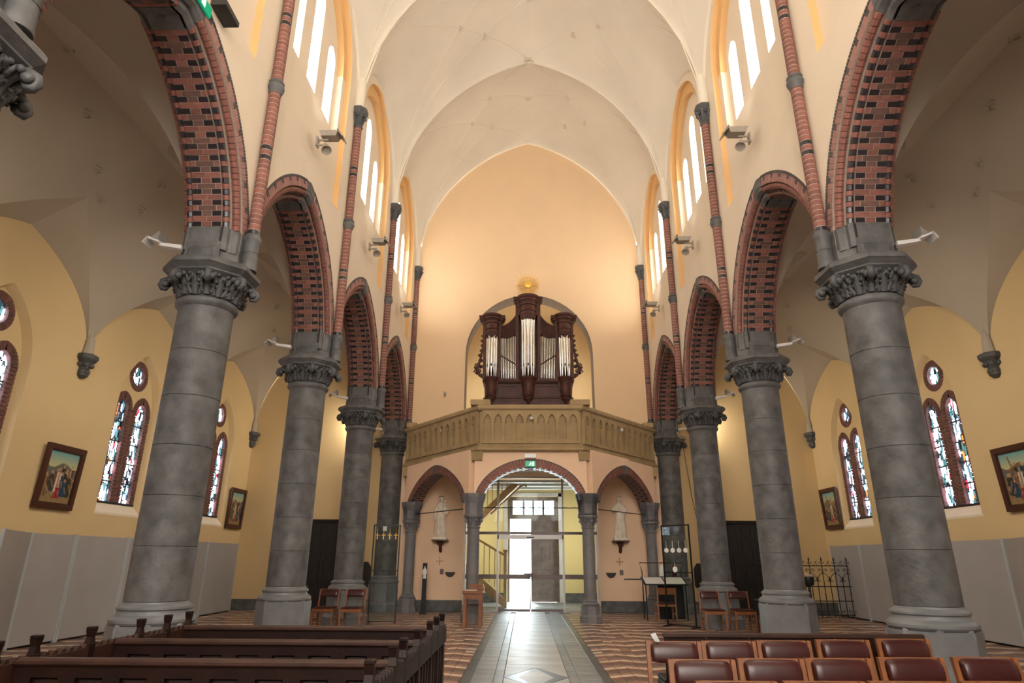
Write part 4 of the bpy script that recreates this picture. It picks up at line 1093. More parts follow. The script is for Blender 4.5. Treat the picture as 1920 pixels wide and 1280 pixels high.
# ================================================================== FITTINGS ON THE WALLS
# floodlights at clerestory level: an up-light box and a round spot on an arm
def flood(sd, y, lab, k):
    x = sd*WF; s = -sd
    t = thing('wall_floodlight', lab, 'floodlight', (x, y, 8.9), 'floodlights on the nave walls')
    G().bbox(*sorted((x, x+s*.03)), y-.06, y+.06, 8.82, 9.02, .004).build('wall_plate', LAMPG, t)
    G().tube([(x,y,8.97),(x+s*.22,y,8.97)], .022, 6).tube([(x,y,8.86),(x+s*.12,y,8.86),(x+s*.2,y-.02,8.80)], .02, 6).build('arm', LAMPG, t)
    b = G().hull([(x+s*.10,y-.10,9.00),(x+s*.38,y-.10,9.00),(x+s*.38,y+.10,9.00),(x+s*.10,y+.10,9.00)], [(x+s*.06,y-.13,9.10),(x+s*.42,y-.13,9.10),(x+s*.42,y+.13,9.10),(x+s*.06,y+.13,9.10)]).build('uplight_box', LAMPG, t)
    G().hull([(x+s*.38,y-.06,9.10),(x+s*.47,y-.06,9.08),(x+s*.38,y-.06,9.20)], [(x+s*.38,y+.06,9.10),(x+s*.47,y+.06,9.08),(x+s*.38,y+.06,9.20)]).build('shade', LAMPB, b)
    G().hull([(x+s*.42,y-.13,9.08),(x+s*.43,y-.13,9.10),(x+s*.53,y-.13,8.98),(x+s*.52,y-.13,8.96)], [(x+s*.42,y+.13,9.08),(x+s*.43,y+.13,9.10),(x+s*.53,y+.13,8.98),(x+s*.52,y+.13,8.96)]).build('flap', LAMPG, b)
    g = G().lathe([(.03,0),(.045,.02),(.05,.10),(.085,.17),(.095,.22),(.085,.225),(.07,.19),(.01,.18)], (0,0), 18)
    g.T = None; R = Matrix.Translation((x+s*.17, y, 8.86)) @ Matrix.Rotation(math.radians(180-28), 4, 'X') @ Matrix.Rotation(math.radians(sd*-18), 4, 'Y')
    q = G(); q.T = R; q.add(g.v, g.f); q.build('spot_head', LAMPG, t, True)
    ld = bpy.data.lights.new('uplight', 'SPOT'); lo = bpy.data.objects.new('uplight', ld); COL.objects.link(lo)
    ld.energy = UPLIGHT_W*(3.6 if k == 3 else 1); ld.color = (1,.95,.87); ld.spot_size = math.radians(130); ld.spot_blend = 1; ld.shadow_soft_size = .12
    sd_ = bpy.data.lights.new('spotlight', 'SPOT'); so = bpy.data.objects.new('spotlight', sd_); COL.objects.link(so)
    sd_.energy = DOWNLIGHT_W; sd_.color = (1,.90,.76); sd_.spot_size = math.radians(95); sd_.spot_blend = 1; sd_.shadow_soft_size = .10
    so.location = (x+s*.26, y-.15, 8.58); so.rotation_euler = Vector((s*.75, -.35, -1)).to_track_quat('-Z', 'Y').to_euler()
    lo.location = (x+s*.26, y, 9.16); lo.rotation_euler = (0, math.radians(180), 0) if False else Vector((s*.6, .9, 1.1) if k == 3 else (s*.35, .25, 1)).to_track_quat('-Z', 'Y').to_euler()
for sd, nm in SIDES:
    for k, b in enumerate((2,3,4,5)):
        flood(sd, bays[b], 'grey double floodlight on the %s nave wall, %s' % (nm, ['above the picture','nearest and largest in view','second from the camera','smallest, next to the orange end wall'][k]), k)
# small white lamps on the column heads, aisle side
for sd, nm in SIDES:
    for k, i in enumerate((3,4,5,6)):
        x, y, z = sd*(CX+.36), YC[i]-.30, 5.40
        t = thing('column_lamp', 'small white arm lamp at a capital, %s arcade, %s column' % (nm, ['nearest whole','second whole','third whole','farthest'][k]), 'lamp', (x, y, z), 'white lamps on the capitals')
        G().hull([(x-sd*.05,y-.05,z+.02),(x-sd*.05,y+.05,z+.02),(x-sd*.05,y+.05,z+.08),(x-sd*.05,y-.05,z+.08)], [(x+sd*.26,y-.045,z+.08),(x+sd*.26,y+.045,z+.08),(x+sd*.26,y+.045,z+.12),(x+sd*.26,y-.045,z+.12)]).build('arm', WHITE, t)
        h = G().hull([(x+sd*.24,y-.10,z+.10),(x+sd*.24,y+.10,z+.10),(x+sd*.40,y+.10,z+.16),(x+sd*.40,y-.10,z+.16)], [(x+sd*.24,y-.10,z+.13),(x+sd*.24,y+.10,z+.13),(x+sd*.39,y+.10,z+.19),(x+sd*.39,y-.10,z+.19)]).build('lamp_head', WHITE, t)
        G().hull([(x+sd*.25,y-.10,z+.13),(x+sd*.36,y-.10,z+.17),(x+sd*.25,y-.10,z+.27)], [(x+sd*.25,y+.10,z+.13),(x+sd*.36,y+.10,z+.17),(x+sd*.25,y+.10,z+.27)]).build('shade', ALU, h)
        ld = bpy.data.lights.new('column_fill_light', 'SPOT'); lo = bpy.data.objects.new('column_fill_light', ld); COL.objects.link(lo)  # added aisle fill placed at the lamp, not the lamp's own light
        ld.energy = COLFILL_W; ld.color = (1,.88,.70); ld.spot_size = math.radians(150); ld.spot_blend = 1; ld.shadow_soft_size = .10
        lo.location = (x+sd*.50, y, z+.28); lo.rotation_euler = Vector((sd*1.0, .45, -.22)).to_track_quat('-Z', 'Y').to_euler()
        G().hull([(x+sd*.40,y-.10,z+.19),(x+sd*.40,y+.10,z+.19),(x+sd*.46,y+.10,z+.10),(x+sd*.46,y-.10,z+.10)], [(x+sd*.41,y-.10,z+.195),(x+sd*.41,y+.10,z+.195),(x+sd*.47,y+.10,z+.105),(x+sd*.47,y-.10,z+.105)]).build('flap', WHITE, h)
t = thing('exit_sign', 'green exit sign on the nearest left brick arch, at the top picture edge', 'sign', (-4.04, bays[2]+.1, 7.83))
G().bbox(-4.05,-4.02,bays[2]-.05,bays[2]+.25,7.80,7.95,.003).build('housing', bpy.data.materials['green_lit_sign'], t)
G().box(-4.02,-4.017,bays[2]+.02,bays[2]+.10,7.82,7.93).build('pictogram', bpy.data.materials['sign_pictogram'], t)
G().bbox(-4.05,-3.85,bays[2]+.28,bays[2]+.60,8.02,8.10,.004)
tag(G().bbox(-4.06,-3.86,bays[2]+.25,bays[2]+.62,8.03,8.11,.004).tube([(-4.0,bays[2]+.4,8.06),(-4.06,bays[2]+.4,8.06)], .02, 6).build('loudspeaker_box', LAMPB), 'dark flat box on the left nave wall beside the upper exit sign', 'box')
tag(G().bbox(-2.86,-2.78,YW-.06,YW,6.63,6.78,.004).ball((-2.82,YW-.07,6.70),.035,8,6).build('wall_spotlight', LAMPG), 'tiny wall lamp on the orange wall left of the organ', 'lamp')

# paintings of the stations
def painting(sd, yc, zc, w, h, seed, lab):
    x = sd*AX; s = -sd
    t = thing('framed_painting', lab, 'painting', (x, yc, zc), 'framed paintings in the aisles')
    fw_ = .10; tilt = .05
    f = lambda u, v, d: (x+s*(d+tilt*(v-(zc-h/2))/h), u, v)
    G().plate([(yc-w/2,zc-h/2),(yc+w/2,zc-h/2),(yc+w/2,zc+h/2),(yc-w/2,zc+h/2)], [[(yc-w/2+fw_,zc-h/2+fw_),(yc+w/2-fw_,zc-h/2+fw_),(yc+w/2-fw_,zc+h/2-fw_),(yc-w/2+fw_,zc+h/2-fw_)]], .012, .07, f).build('frame', mat('mahogany', (.06,.017,.010), .4, .2, 6) if 'mahogany' not in bpy.data.materials else bpy.data.materials['mahogany'], t)
    G().plate([(yc-w/2+fw_-.01,zc-h/2+fw_-.01),(yc+w/2-fw_+.01,zc-h/2+fw_-.01),(yc+w/2-fw_+.01,zc+h/2-fw_+.01),(yc-w/2+fw_-.01,zc+h/2-fw_+.01)], [[(yc-w/2+fw_+.02,zc-h/2+fw_+.02),(yc+w/2-fw_-.02,zc-h/2+fw_+.02),(yc+w/2-fw_-.02,zc+h/2-fw_-.02),(yc-w/2+fw_+.02,zc+h/2-fw_-.02)]], .03, .055, f).build('inner_moulding', bpy.data.materials['mahogany'], t)
    rr = random.Random(seed); nx, nz = 44, 54
    figs = []
    for k in range(20):
        fx = rr.uniform(.03,.97); fh = rr.uniform(.32,.46); base = rr.uniform(.12,.40)
        figs.append((fx, base, fh, rr.choice([(.10,.05,.03),(.20,.06,.03),(.03,.06,.10),(.25,.14,.06),(.05,.05,.04),(.12,.10,.05),(.03,.05,.03)])))
    figs.sort(key=lambda q: -q[1]); figs += [(.47,.18,.52,(.60,.50,.40)),(.52,.10,.26,(.40,.03,.03)),(.70,.14,.34,(.02,.07,.14))]
    cross = seed % 2 == 0
    vs = []; cols = []
    u0, v0, pw, ph = yc-w/2+fw_, zc-h/2+fw_, w-2*fw_, h-2*fw_
    for i in range(nz+1):
        for j in range(nx+1):
            a, b = j/nx, i/nz; vs.append(f(u0+pw*a, v0+ph*b, .028))
            if b > .66: k = (b-.66)/.34; c = [.55*(1-k)+.10*k, .50*(1-k)+.33*k, .22*(1-k)+.38*k]
            else: k = b/.66; n_ = .5+.5*sin(a*37+b*23+sin(b*61)); c = [.26-.12*k+.05*n_, .18-.08*k+.03*n_, .08-.03*k+.02*n_]
            if b < .72+.05*sin(a*9+seed) and b > .5: c = [.13,.13,.11]
            for fx, fb, fh, fc in figs:
                t_ = (b-fb)/fh; x_ = (a-fx)
                if 0 < t_ < .80 and abs(x_) < .085*(1.25-.75*t_)+.01*sin(b*70): sh = .75+.45*sin(x_*70+fx*9); c = [q*sh for q in fc]
                if (x_/.03)**2+((t_-.9)*fh/.034)**2 < 1: c = [.42,.26,.16]
                if abs(x_-.06) < .05 and abs(t_-.62+x_*4) < .05: c = [.40,.25,.16]
            if cross and (abs(a-.62-(b-.5)*.25) < .022 and .25 < b < .92 or abs(b-.70+(a-.62)*.3) < .020 and .40 < a < .86): c = [.20,.11,.04]
            cols += [*[max(0, q) for q in c], 1]
    fs = [(i*(nx+1)+j, i*(nx+1)+j+1, (i+1)*(nx+1)+j+1, (i+1)*(nx+1)+j) for i in range(nz) for j in range(nx)]
    g = G().add(vs, fs); o = g.build('canvas', PAINTM, t)
    at = o.data.color_attributes.new('paint', 'FLOAT_COLOR', 'POINT'); at.data.foreach_set('color', cols)
PAINTM, t_, b_ = nt('oil_painting'); an = t_.nodes.new('ShaderNodeAttribute'); an.attribute_name = 'paint'; t_.links.new(an.outputs['Color'], b_.inputs['Base Color']); b_.inputs['Roughness'].default_value = .35
painting(-1, 12.12, 2.94, 1.05, 1.18, 3, 'framed painting of a robed crowd on the left aisle wall, near the first column')
painting(-1, 19.92, 2.93, 1.05, 1.18, 5, 'framed painting at the far end of the left aisle wall, beside the corner')
painting(1, 12.12, 2.98, 1.05, 1.18, 4, 'framed painting with a cross, cut off at the right edge of the picture')
painting(1, 19.82, 2.98, 1.05, 1.18, 8, 'framed painting at the far end of the right aisle wall, above the iron fence')

# grey screens along the aisles
def screens(sd, nm, ys):
    pk = 0
    for k in range(len(ys)-1):
        (xa, ya), (xb, yb) = ys[k], ys[k+1]
        lab = 'tall grey screen panel, %s aisle, %s' % (nm, ['farthest, below the small painting','second from the far end','third from the far end','behind the nearest column','beside the nearest column on the camera side','near one below the large painting','darker one, turned away at the picture edge'][k])
        t = thing('screen_panel', lab, 'screen', (sd*(xa+xb)/2, (ya+yb)/2, 0), 'grey screens along the aisles')
        d = Vector((xb-xa, yb-ya)).normalized(); n_ = Vector((-d.y, d.x))*.022
        def q(x, y): return (sd*x, y)
        a, b = Vector((xa, ya))+d*.03, Vector((xb, yb))-d*.03
        L = [a-n_, b-n_, b+n_, a+n_]; G().hull([(sd*p.x, p.y, .04) for p in L], [(sd*p.x, p.y, 1.90) for p in L]).build('board', PANEL, t)
        for e in (a, b):
            L = [e-d*.028-n_*1.1, e+d*.02-n_*1.1, e+d*.02+n_*1.1, e-d*.028+n_*1.1]; G().hull([(sd*p.x, p.y, 0) for p in L], [(sd*p.x, p.y, 1.915) for p in L]).build('edge_post', PPOST, t)
screens(-1, 'left', [(8.9,20.1),(8.9,18.15),(8.9,16.35),(8.9,14.45),(8.9,12.74),(8.9,11.53),(8.1,9.9)])
screens(1, 'right', [(8.9,19.93),(8.9,18.18),(8.9,16.4),(8.9,14.55),(8.9,12.73),(8.5,11.6),(8.5,10.4)])
# ================================================================== FURNITURE
def pew(yb, ya, ye, posts, lab):
    x0, x1 = -3.08, -.90
    t = thing('pew', lab, 'pew', ((x0+x1)/2, yb, 0), 'dark pews on the left')
    G().bbox(x0,x1,yb-.045,yb+.045,.905,.945,.012).build('top_rail', PEWR, t)
    n = 8; w = (x1-x0-.10)/n
    holes = [[(x0+.05+w*k+.05,.47),(x0+.05+w*(k+1)-.05,.47),(x0+.05+w*(k+1)-.05,.845),(x0+.05+w*k+.05,.845)] for k in range(n)]
    G().plate([(x0,.12),(x1,.12),(x1,.905),(x0,.905)], holes, yb-.025, yb+.02, lambda u, v, d: (u, d, v)).build('back_frame', PEWM, t)
    for k in range(n):
        a, b = x0+.05+w*k+.045, x0+.05+w*(k+1)-.045
        g = G().box(a,b,yb-.002,yb+.015,.465,.85)
        g.loft([[(a+.01,yb-.002,.475),(b-.01,yb-.002,.475),(b-.01,yb-.002,.84),(a+.01,yb-.002,.84)],[(a+.04,yb-.018,.505),(b-.04,yb-.018,.505),(b-.04,yb-.018,.81),(a+.04,yb-.018,.81)]]).build('panel', PEWM, t)
    G().bbox(x0,x1,yb-.42,yb-.02,.42,.455,.01).build('seat', PEWM, t)
    G().bbox(x0,x1,yb-.46,yb-.42,.34,.44,.008).build('seat_front', PEWM, t)
    for x in (x0-.03, x1+.03):
        e = empty('end_panel'); e.parent = t; e.location = Vector((x, yb, 0))-t.location
        for yp in posts:
            g = G().bbox(x-.024,x+.024,yp-.030,yp+.030,0,.95,.006)
            g.hull([(x-.022,yp-.030,.94),(x+.022,yp-.030,.94),(x+.022,yp+.030,.94),(x-.022,yp+.030,.94)], [(x-.020,yp-.014,.99),(x+.020,yp-.014,.99),(x+.020,yp+.014,.99),(x-.020,yp+.014,.99)])
            g.hull([(x-.020,yp-.014,.98),(x+.020,yp-.014,.98),(x+.020,yp+.014,.98),(x-.020,yp+.014,.98)], [(x-.024,yp-.028,1.03),(x+.024,yp-.028,1.03),(x+.024,yp+.028,1.03),(x-.024,yp+.028,1.03)])
            g.bbox(x-.024,x+.024,yp-.028,yp+.028,1.03,1.05,.004); g.build('post', PEWM, e)
        g = G().bbox(x-.022,x+.022,ya,ye,.80,.925,.006)
        yy = ya+.04
        while yy < ye-.05:
            g.hull([(x-.022,yy,.925),(x+.022,yy,.925),(x+.022,yy+.045,.925),(x-.022,yy+.045,.925)], [(x-.022,yy+.012,.945),(x+.022,yy+.012,.945),(x+.022,yy+.033,.945),(x-.022,yy+.033,.945)]); yy += .075
        g.build('crenellated_rail', PEWR if x < -2 else PEWM, e)  # left rail in lighter wood, the orange light on it put into the colour
        G().bbox(x-.025,x+.025,ya,ye,.06,.16,.006).build('foot_rail', PEWM, e)
        yy = ya+.06
        while yy < ye-.05:
            if min(abs(yy-p) for p in posts) > .06: G().bbox(x-.014,x+.014,yy-.022,yy+.022,.15,.79,.004).build('slat', PEWM, e)
            yy += .13
pew(4.03, 3.20, 4.17, (3.30,3.86,4.17), 'dark wooden pew nearest the camera on the left, at the bottom edge')
pew(4.97, 4.20, 5.28, (4.69,5.28), 'dark wooden pew in the middle of the three on the left')
pew(5.95, 5.31, 6.20, (5.67,6.02), 'dark wooden pew farthest from the camera on the left')

def make_chair():
    t = empty('chair')
    W = .222
    for s in (-1, 1):
        G().loft([[(s*W-.016,y-.02,z),(s*W+.016,y-.02,z),(s*W+.016,y+.02,z),(s*W-.016,y+.02,z)] for y, z in ((.23,0),(.20,.42),(.235,.62),(.275,.825))]).build('back_post', BEECH, t)
        G().bbox(s*W-.017,s*W+.017,-.215,-.18,0,.435,.004).build('front_leg', BEECH, t)
        G().bbox(s*W-.012,s*W+.012,-.18,.19,.38,.43,.004).bbox(s*W-.010,s*W+.010,-.18,.20,.18,.21,.003).build('side_rail', BEECH, t)
    G().bbox(-W,W,-.21,-.185,.36,.43,.004).build('front_rail', BEECH, t)
    G().bbox(-W,W,.18,.205,.37,.43,.004).build('rear_rail', BEECH, t)
    G().bbox(-W+.002,W-.002,-.21,.19,.43,.468,.014).build('seat', LEATHER, t)
    n = 12; loops = []
    for x, k in ((-.200,.35),(-.196,.75),(-.18,.93),(-.14,1.0),(0,1.03),(.14,1.0),(.18,.93),(.196,.75),(.200,.35)):
        loops.append([(x, .236-.045*k*abs(cos(a))**.6*(1 if cos(a) > 0 else -.35)+.3*(.075*k*sin(a)), .742+.078*k*(abs(sin(a))**.75)*(1 if sin(a) > 0 else -1)) for a in [2*pi*j/16 for j in range(16)]])
    G().loft(loops).build('back_pad', LEATHER, t, True, 60)
    G().hull([(-.205,.25,.665),(.205,.25,.665),(.205,.285,.825),(-.205,.285,.825)], [(-.205,.262,.665),(.205,.262,.665),(.205,.297,.825),(-.205,.297,.825)]).build('back_board', BEECH, t)
    return t
ch0 = make_chair(); used = [False]
def chair(x, y, rz, lab, group):
    if not used[0]: c = ch0; used[0] = True
    else: c = dup(ch0)
    c.location = (x, y, 0); c.rotation_euler = (0,0,rz); return tag(c, lab, 'chair', group)
PL = ['leftmost', 'second from the left', 'middle', 'second from the right', 'rightmost']
for j, (xc, y) in enumerate(((1.15,5.85),(1.645,5.91),(2.15,5.97),(2.71,6.06),(3.30,6.16))): chair(xc, y, .03*(j-1)*0, 'red padded chair, %s in the farther visible row' % PL[j], 'chairs in rows on the right')
for j, (xc, y) in enumerate(((1.12,4.79),(1.635,4.86),(2.135,4.90),(2.70,4.97),(3.27,5.02))): chair(xc, y, 0, 'red padded chair, %s in the nearer full row' % PL[j], 'chairs in rows on the right')
for j, xc in enumerate((1.10,1.62,2.13,2.68,3.22)): chair(xc, 3.93+.02*j, 0, 'red padded chair cut off by the bottom edge, %s' % PL[j], 'chairs in rows on the right')
chair(-4.67,15.42,0,'red padded wooden chair at the third left column, left one of two','chairs by the columns')
chair(-4.05,15.42,0,'red padded wooden chair at the third left column, right one beside the glass display','chairs by the columns')
chair(4.05,15.42,0,'red padded wooden chair at the third right column, left one beside the glass display','chairs by the columns')
chair(4.70,15.42,0,'red padded wooden chair at the third right column, right one of two','chairs by the columns')
chair(3.45,17.65,pi,'wooden chair seen from behind, tucked under the black reading desk','chairs by the columns')
b = thing('bench', 'long dark bench behind the rows of red chairs on the right', 'bench', (2.35, 6.75, 0))
G().bbox(1.17,3.62,6.62,6.67,.80,.845,.01).build('top_rail', PEWR, b)
for k in range(6): G().bbox(1.18+.405*k,1.18+.405*k+.395,6.63,6.66,.30,.80,.006).build('back_board', PEWM, b)
G().bbox(1.17,3.62,6.67,7.05,.40,.44,.01).build('seat', PEWM, b)
for x in (1.2, 2.38, 3.57): G().bbox(x-.03,x+.03,6.62,7.04,0,.40,.006).build('leg', PEWM, b)
g = G().hull([(.985,6.08,.83),(1.03,6.08,.83),(1.03,6.09,.83),(.985,6.09,.83)], [(.95,6.07,.885),(.985,6.06,.90),(.985,6.065,.90),(.95,6.075,.885)])
tag(g.hull([(.99,6.085,.825),(1.03,6.085,.825),(1.03,6.095,.825),(.99,6.095,.825)],[(.975,6.10,.88),(1.0,6.11,.895),(1.0,6.115,.895),(.975,6.105,.88)]).build('leaflet', WHITE), 'small white folded leaflet on the leftmost chair of the back row', 'leaflet')
# leaflets on chair seats
# wooden stand left of the aisle
t = thing('wooden_stand', 'tall orange-brown wooden stand with square legs left of the centre aisle', 'stand', (-1.37,16.05,0))
for x in (-1.55,-1.19):
    for y in (15.83, 16.28): G().bbox(x-.035,x+.035,y-.035,y+.035,0,.74,.005).build('leg', BEECH, t)
G().bbox(-1.61,-1.13,15.77,16.34,.73,.80,.008).build('top', BEECH, t)
G().bbox(-1.56,-1.18,15.80,15.83,.62,.73,.004).bbox(-1.56,-1.18,16.28,16.31,.62,.73,.004).build('apron', BEECH, t)
bx = G().bbox(-1.47,-1.15,16.10,16.33,.80,.93,.008).build('box', BEECH, t); G().bbox(-1.20,-1.12,15.95,16.30,.80,.87,.006).build('side_lip', BEECH, bx)
tag(G().bbox(-1.55,-1.28,15.83,16.02,.80,.812,.003).build('booklet', PAPER), 'pale booklet lying on the wooden stand', 'booklet')
# black stele
t = thing('black_stele', 'narrow black standing board with a small white robed figure near its top', 'stele', (-3.07,19.6,0))
G().bbox(-3.14,-3.01,19.58,19.62,0,1.38,.004).build('board', IRON, t); G().bbox(-3.18,-2.97,19.5,19.7,0,.03,.004).build('foot', IRON, t)
g = G().loft([[(-3.075+r*cos(2*pi*j/10)*1.0, 19.575+.018*sin(2*pi*j/10), z) for j in range(10)] for r, z in ((.045,.95),(.04,1.0),(.035,1.1),(.042,1.18),(.040,1.22),(.012,1.24))]); g.ball((-3.075,19.57,1.265),.022,8,6)
g.tube([(-3.115,19.57,1.2),(-3.125,19.565,1.1),(-3.10,19.56,1.04)],[.014,.012,.01],6).tube([(-3.035,19.57,1.2),(-3.025,19.565,1.1),(-3.05,19.56,1.04)],[.014,.012,.01],6)
g.build('white_figure', WHITE, t, True)
# holy water stoups, crosses, switch boxes
for sx, x, l in ((-1,-2.44,'left'),(1,2.46,'right')):
    g = G(); prof = [(.01,-.13),(.06,-.12),(.12,-.06),(.15,0),(.15,.02),(.12,.02),(.10,-.02),(.01,-.05)]
    g.lathe([(r, 1.10+z) for r, z in prof], (x, YW-.002), 14, pi, 2*pi)
    for k in range(7): a = pi+pi*(k+.5)/7; g.tube([(x+.05*cos(a),YW+.05*sin(a),.985),(x+.118*cos(a),YW+.118*sin(a),1.04),(x+.152*cos(a),YW+.152*sin(a),1.11)], .01, 4)
    tag(g.build('holy_water_stoup', STONED, None, True), 'dark fluted half-round water stoup on the peach wall, %s of the glass doors' % l, 'basin')
    xc = -2.78 if sx < 0 else 2.74
    g = G().bbox(xc-.012,xc+.012,YW-.02,YW,1.34,1.54,.003).bbox(xc-.09,xc+.09,YW-.02,YW,1.42,1.445,.003)
    for dx, dz in ((0,.10),(0,-.10),(.09,-.008),(-.09,-.008)): g.ball((xc+dx,YW-.012,1.44+dz),.018,6,4)
    tag(g.build('wall_cross', OAK), 'small wooden cross on the wall below the %s statue' % l, 'cross')
    xb = -2.80 if sx < 0 else 2.78
    xb = xb+ (.10 if sx < 0 else 0)
    t = thing('wall_plaque', 'small brown square plaque on the wall beside the %s water stoup' % l, 'plaque', (xb, YW, 1.12))
    G().bbox(xb-.055,xb+.055,YW-.02,YW,1.05,1.20,.003).build('frame', BRONZE, t); G().bbox(xb-.035,xb+.035,YW-.026,YW-.018,1.075,1.175,.002).build('relief', BRONZE, t)
# statues
def statue(x, lab, kind):
    y = YW-.20; zb = 2.06; t = thing('statue', lab, 'statue', (x, y, zb-.10))
    g = G(); n = 40
    def ring_(rx, ry, z, cx_=0, cy_=0, fold=0, ph=0): return [(x+cx_+(rx*(1+fold*cos(9*2*pi*j/n+ph)+fold*.6*cos(5*2*pi*j/n+1)))*cos(2*pi*j/n), y+cy_+(ry*(1+fold*cos(9*2*pi*j/n+ph)))*sin(2*pi*j/n), zb+z) for j in range(n)]
    sw = .015 if kind else -.015
    g.loft([ring_(.185,.135,.04,0,0,.09),ring_(.175,.13,.12,0,0,.09),ring_(.16,.12,.35,sw,0,.08,.3),ring_(.15,.115,.55,sw,0,.06,.5),ring_(.135,.10,.75,sw,0,.03,.6),ring_(.145,.105,.88,0,0,.03),ring_(.165,.10,.98,0,0,.02),ring_(.155,.085,1.04,0,0,0),ring_(.10,.07,1.085,0,0,0),ring_(.05,.05,1.11),ring_(.042,.045,1.15,0,-.01)])
    hx = .012 if kind else -.01
    g.ball((x+hx, y-.02, zb+1.215), .068, 16, 12, (.86,.98,1.22))
    g.ball((x+hx, y-.088, zb+1.205), .013, 6, 5, (.8,1,1.5)); g.ball((x+hx, y-.072, zb+1.165), .02, 6, 5, (1.2,.6,.6))
    for s in (-1,1): g.ball((x+hx+s*.024, y-.078, zb+1.228), .011, 6, 4, (1.2,.7,.6)); g.ball((x+hx+s*.06, y-.01, zb+1.21), .016, 6, 4, (.5,1,1.5))
    for k in range(13):   # hair ring
        a = 2*pi*k/13; g.ball((x+hx+.060*cos(a), y-.012+.062*sin(a), zb+1.262), .024, 6, 5)
    g.ball((x, y+.02, zb+1.06), .09, 12, 8, (1.25,.8,.45))   # cowl
    def arm(s, pts, r): g.tube([(x+s*a, y+b, zb+c) for a, b, c in pts], r, 10)
    if kind == 0:   # carries a child on the right hand side of the picture
        arm(1, [(.13,0,1.0),(.18,-.02,.86),(.16,-.10,.76),(.06,-.16,.80)], [.055,.06,.05,.028]); arm(-1, [(.13,0,1.0),(.18,-.02,.82),(.185,-.05,.70),(.17,-.08,.60)], [.055,.06,.05,.03])
        g.loft([[(x+.11+r*cos(2*pi*j/14), y-.13+r*.8*sin(2*pi*j/14), zb+z) for j in range(14)] for r, z in ((.03,.80),(.065,.84),(.06,.95),(.055,1.03),(.03,1.07),(.022,1.09))])
        g.ball((x+.105, y-.13, zb+1.14), .046, 12, 8); g.tube([(x+.15,y-.13,zb+1.03),(x+.10,y-.19,zb+1.0),(x+.04,y-.17,zb+1.04)], [.022,.018,.014], 7)
        hands = [(x+.06,y-.175,zb+.80,1),(x-.17,y-.09,zb+.57,-1)]
    else:
        arm(1, [(.13,0,1.0),(.185,-.02,.85),(.12,-.11,.80),(.03,-.14,.90)], [.055,.06,.048,.026]); arm(-1, [(.13,0,1.0),(.185,-.02,.85),(.12,-.10,.86),(.02,-.13,.95)], [.055,.06,.048,.026])
        hands = [(x+.02,y-.15,zb+.91,-1),(x-.01,y-.145,zb+.96,1)]
        g.ball((x+.15, y-.05, zb+.14), .06, 10, 8, (.8,1,1.6)); g.ball((x+.15, y-.08, zb+.26), .035, 8, 6)
    for hx_, hy, hz, s in hands:
        g.ball((hx_,hy,hz), .026, 8, 6, (1,.6,1.1))
        for k in range(4): g.tube([(hx_-.018+.012*k,hy,hz+.01),(hx_-.018+.012*k+s*.01,hy-.012,hz+.04-.004*abs(k-1.5)),(hx_-.018+.012*k+s*.016,hy-.006,hz+.055-.005*abs(k-1.5))], [.0085,.008,.006], 6)
        g.tube([(hx_+s*.02,hy,hz),(hx_+s*.035,hy-.01,hz+.02)], [.009,.006], 6)
    o = g.build('body', STAT, t)
    md = o.modifiers.new('r', 'REMESH'); md.mode = 'VOXEL'; md.voxel_size = .0085; md.use_smooth_shade = True
    dg = bpy.context.evaluated_depsgraph_get(); me = bpy.data.meshes.new_from_object(o.evaluated_get(dg)); o.modifiers.clear(); o.data = me
    if not me.materials: me.materials.append(STAT)
    if kind == 0: G().tube([(x-.01,y-.112,zb+.76),(x-.03,y-.125,zb+.5),(x-.035,y-.135,zb+.25)], .008, 5).build('rope_belt', STAT, t)
    else: G().tube([(x+.03,y-.112,zb+.74),(x+.05,y-.125,zb+.45),(x+.05,y-.135,zb+.2)], .008, 5).build('rope_belt', STAT, t)
    G().tube([(x+hx+.072*cos(2*pi*k/20), y-.012+.07*sin(2*pi*k/20), zb+1.285) for k in range(20)], .009, 6, True).build('halo', mat('brown_hair', (.10,.055,.03), .8) if 'brown_hair' not in bpy.data.materials else bpy.data.materials['brown_hair'], t)
    G().bbox(x-.21,x+.21,y-.16,y+.18,zb-.01,zb+.06,.012).build('base', STAT, t)
    b = thing('wall_bracket', 'dark wooden bracket shelf under the %s statue' % ('left' if x < 0 else 'right'), 'bracket', (x, YW, zb-.3))
    G().bbox(x-.25,x+.25,YW-.40,YW,zb-.05,zb-.012,.008).build('shelf', WOOD, b)
    G().loft([[(x-w,YW-d,z),(x+w,YW-d,z),(x+w,YW,z),(x-w,YW,z)] for w, d, z in ((.03,.04,zb-.38),(.05,.10,zb-.30),(.04,.14,zb-.2),(.09,.26,zb-.1),(.10,.30,zb-.05))]).build('console', WOOD, b)
statue(-2.76, 'white plaster statue of a robed friar holding a child, on the left wall bracket', 0)
statue(2.77, 'white plaster robed statue, hands at the chest, on the right wall bracket', 1)
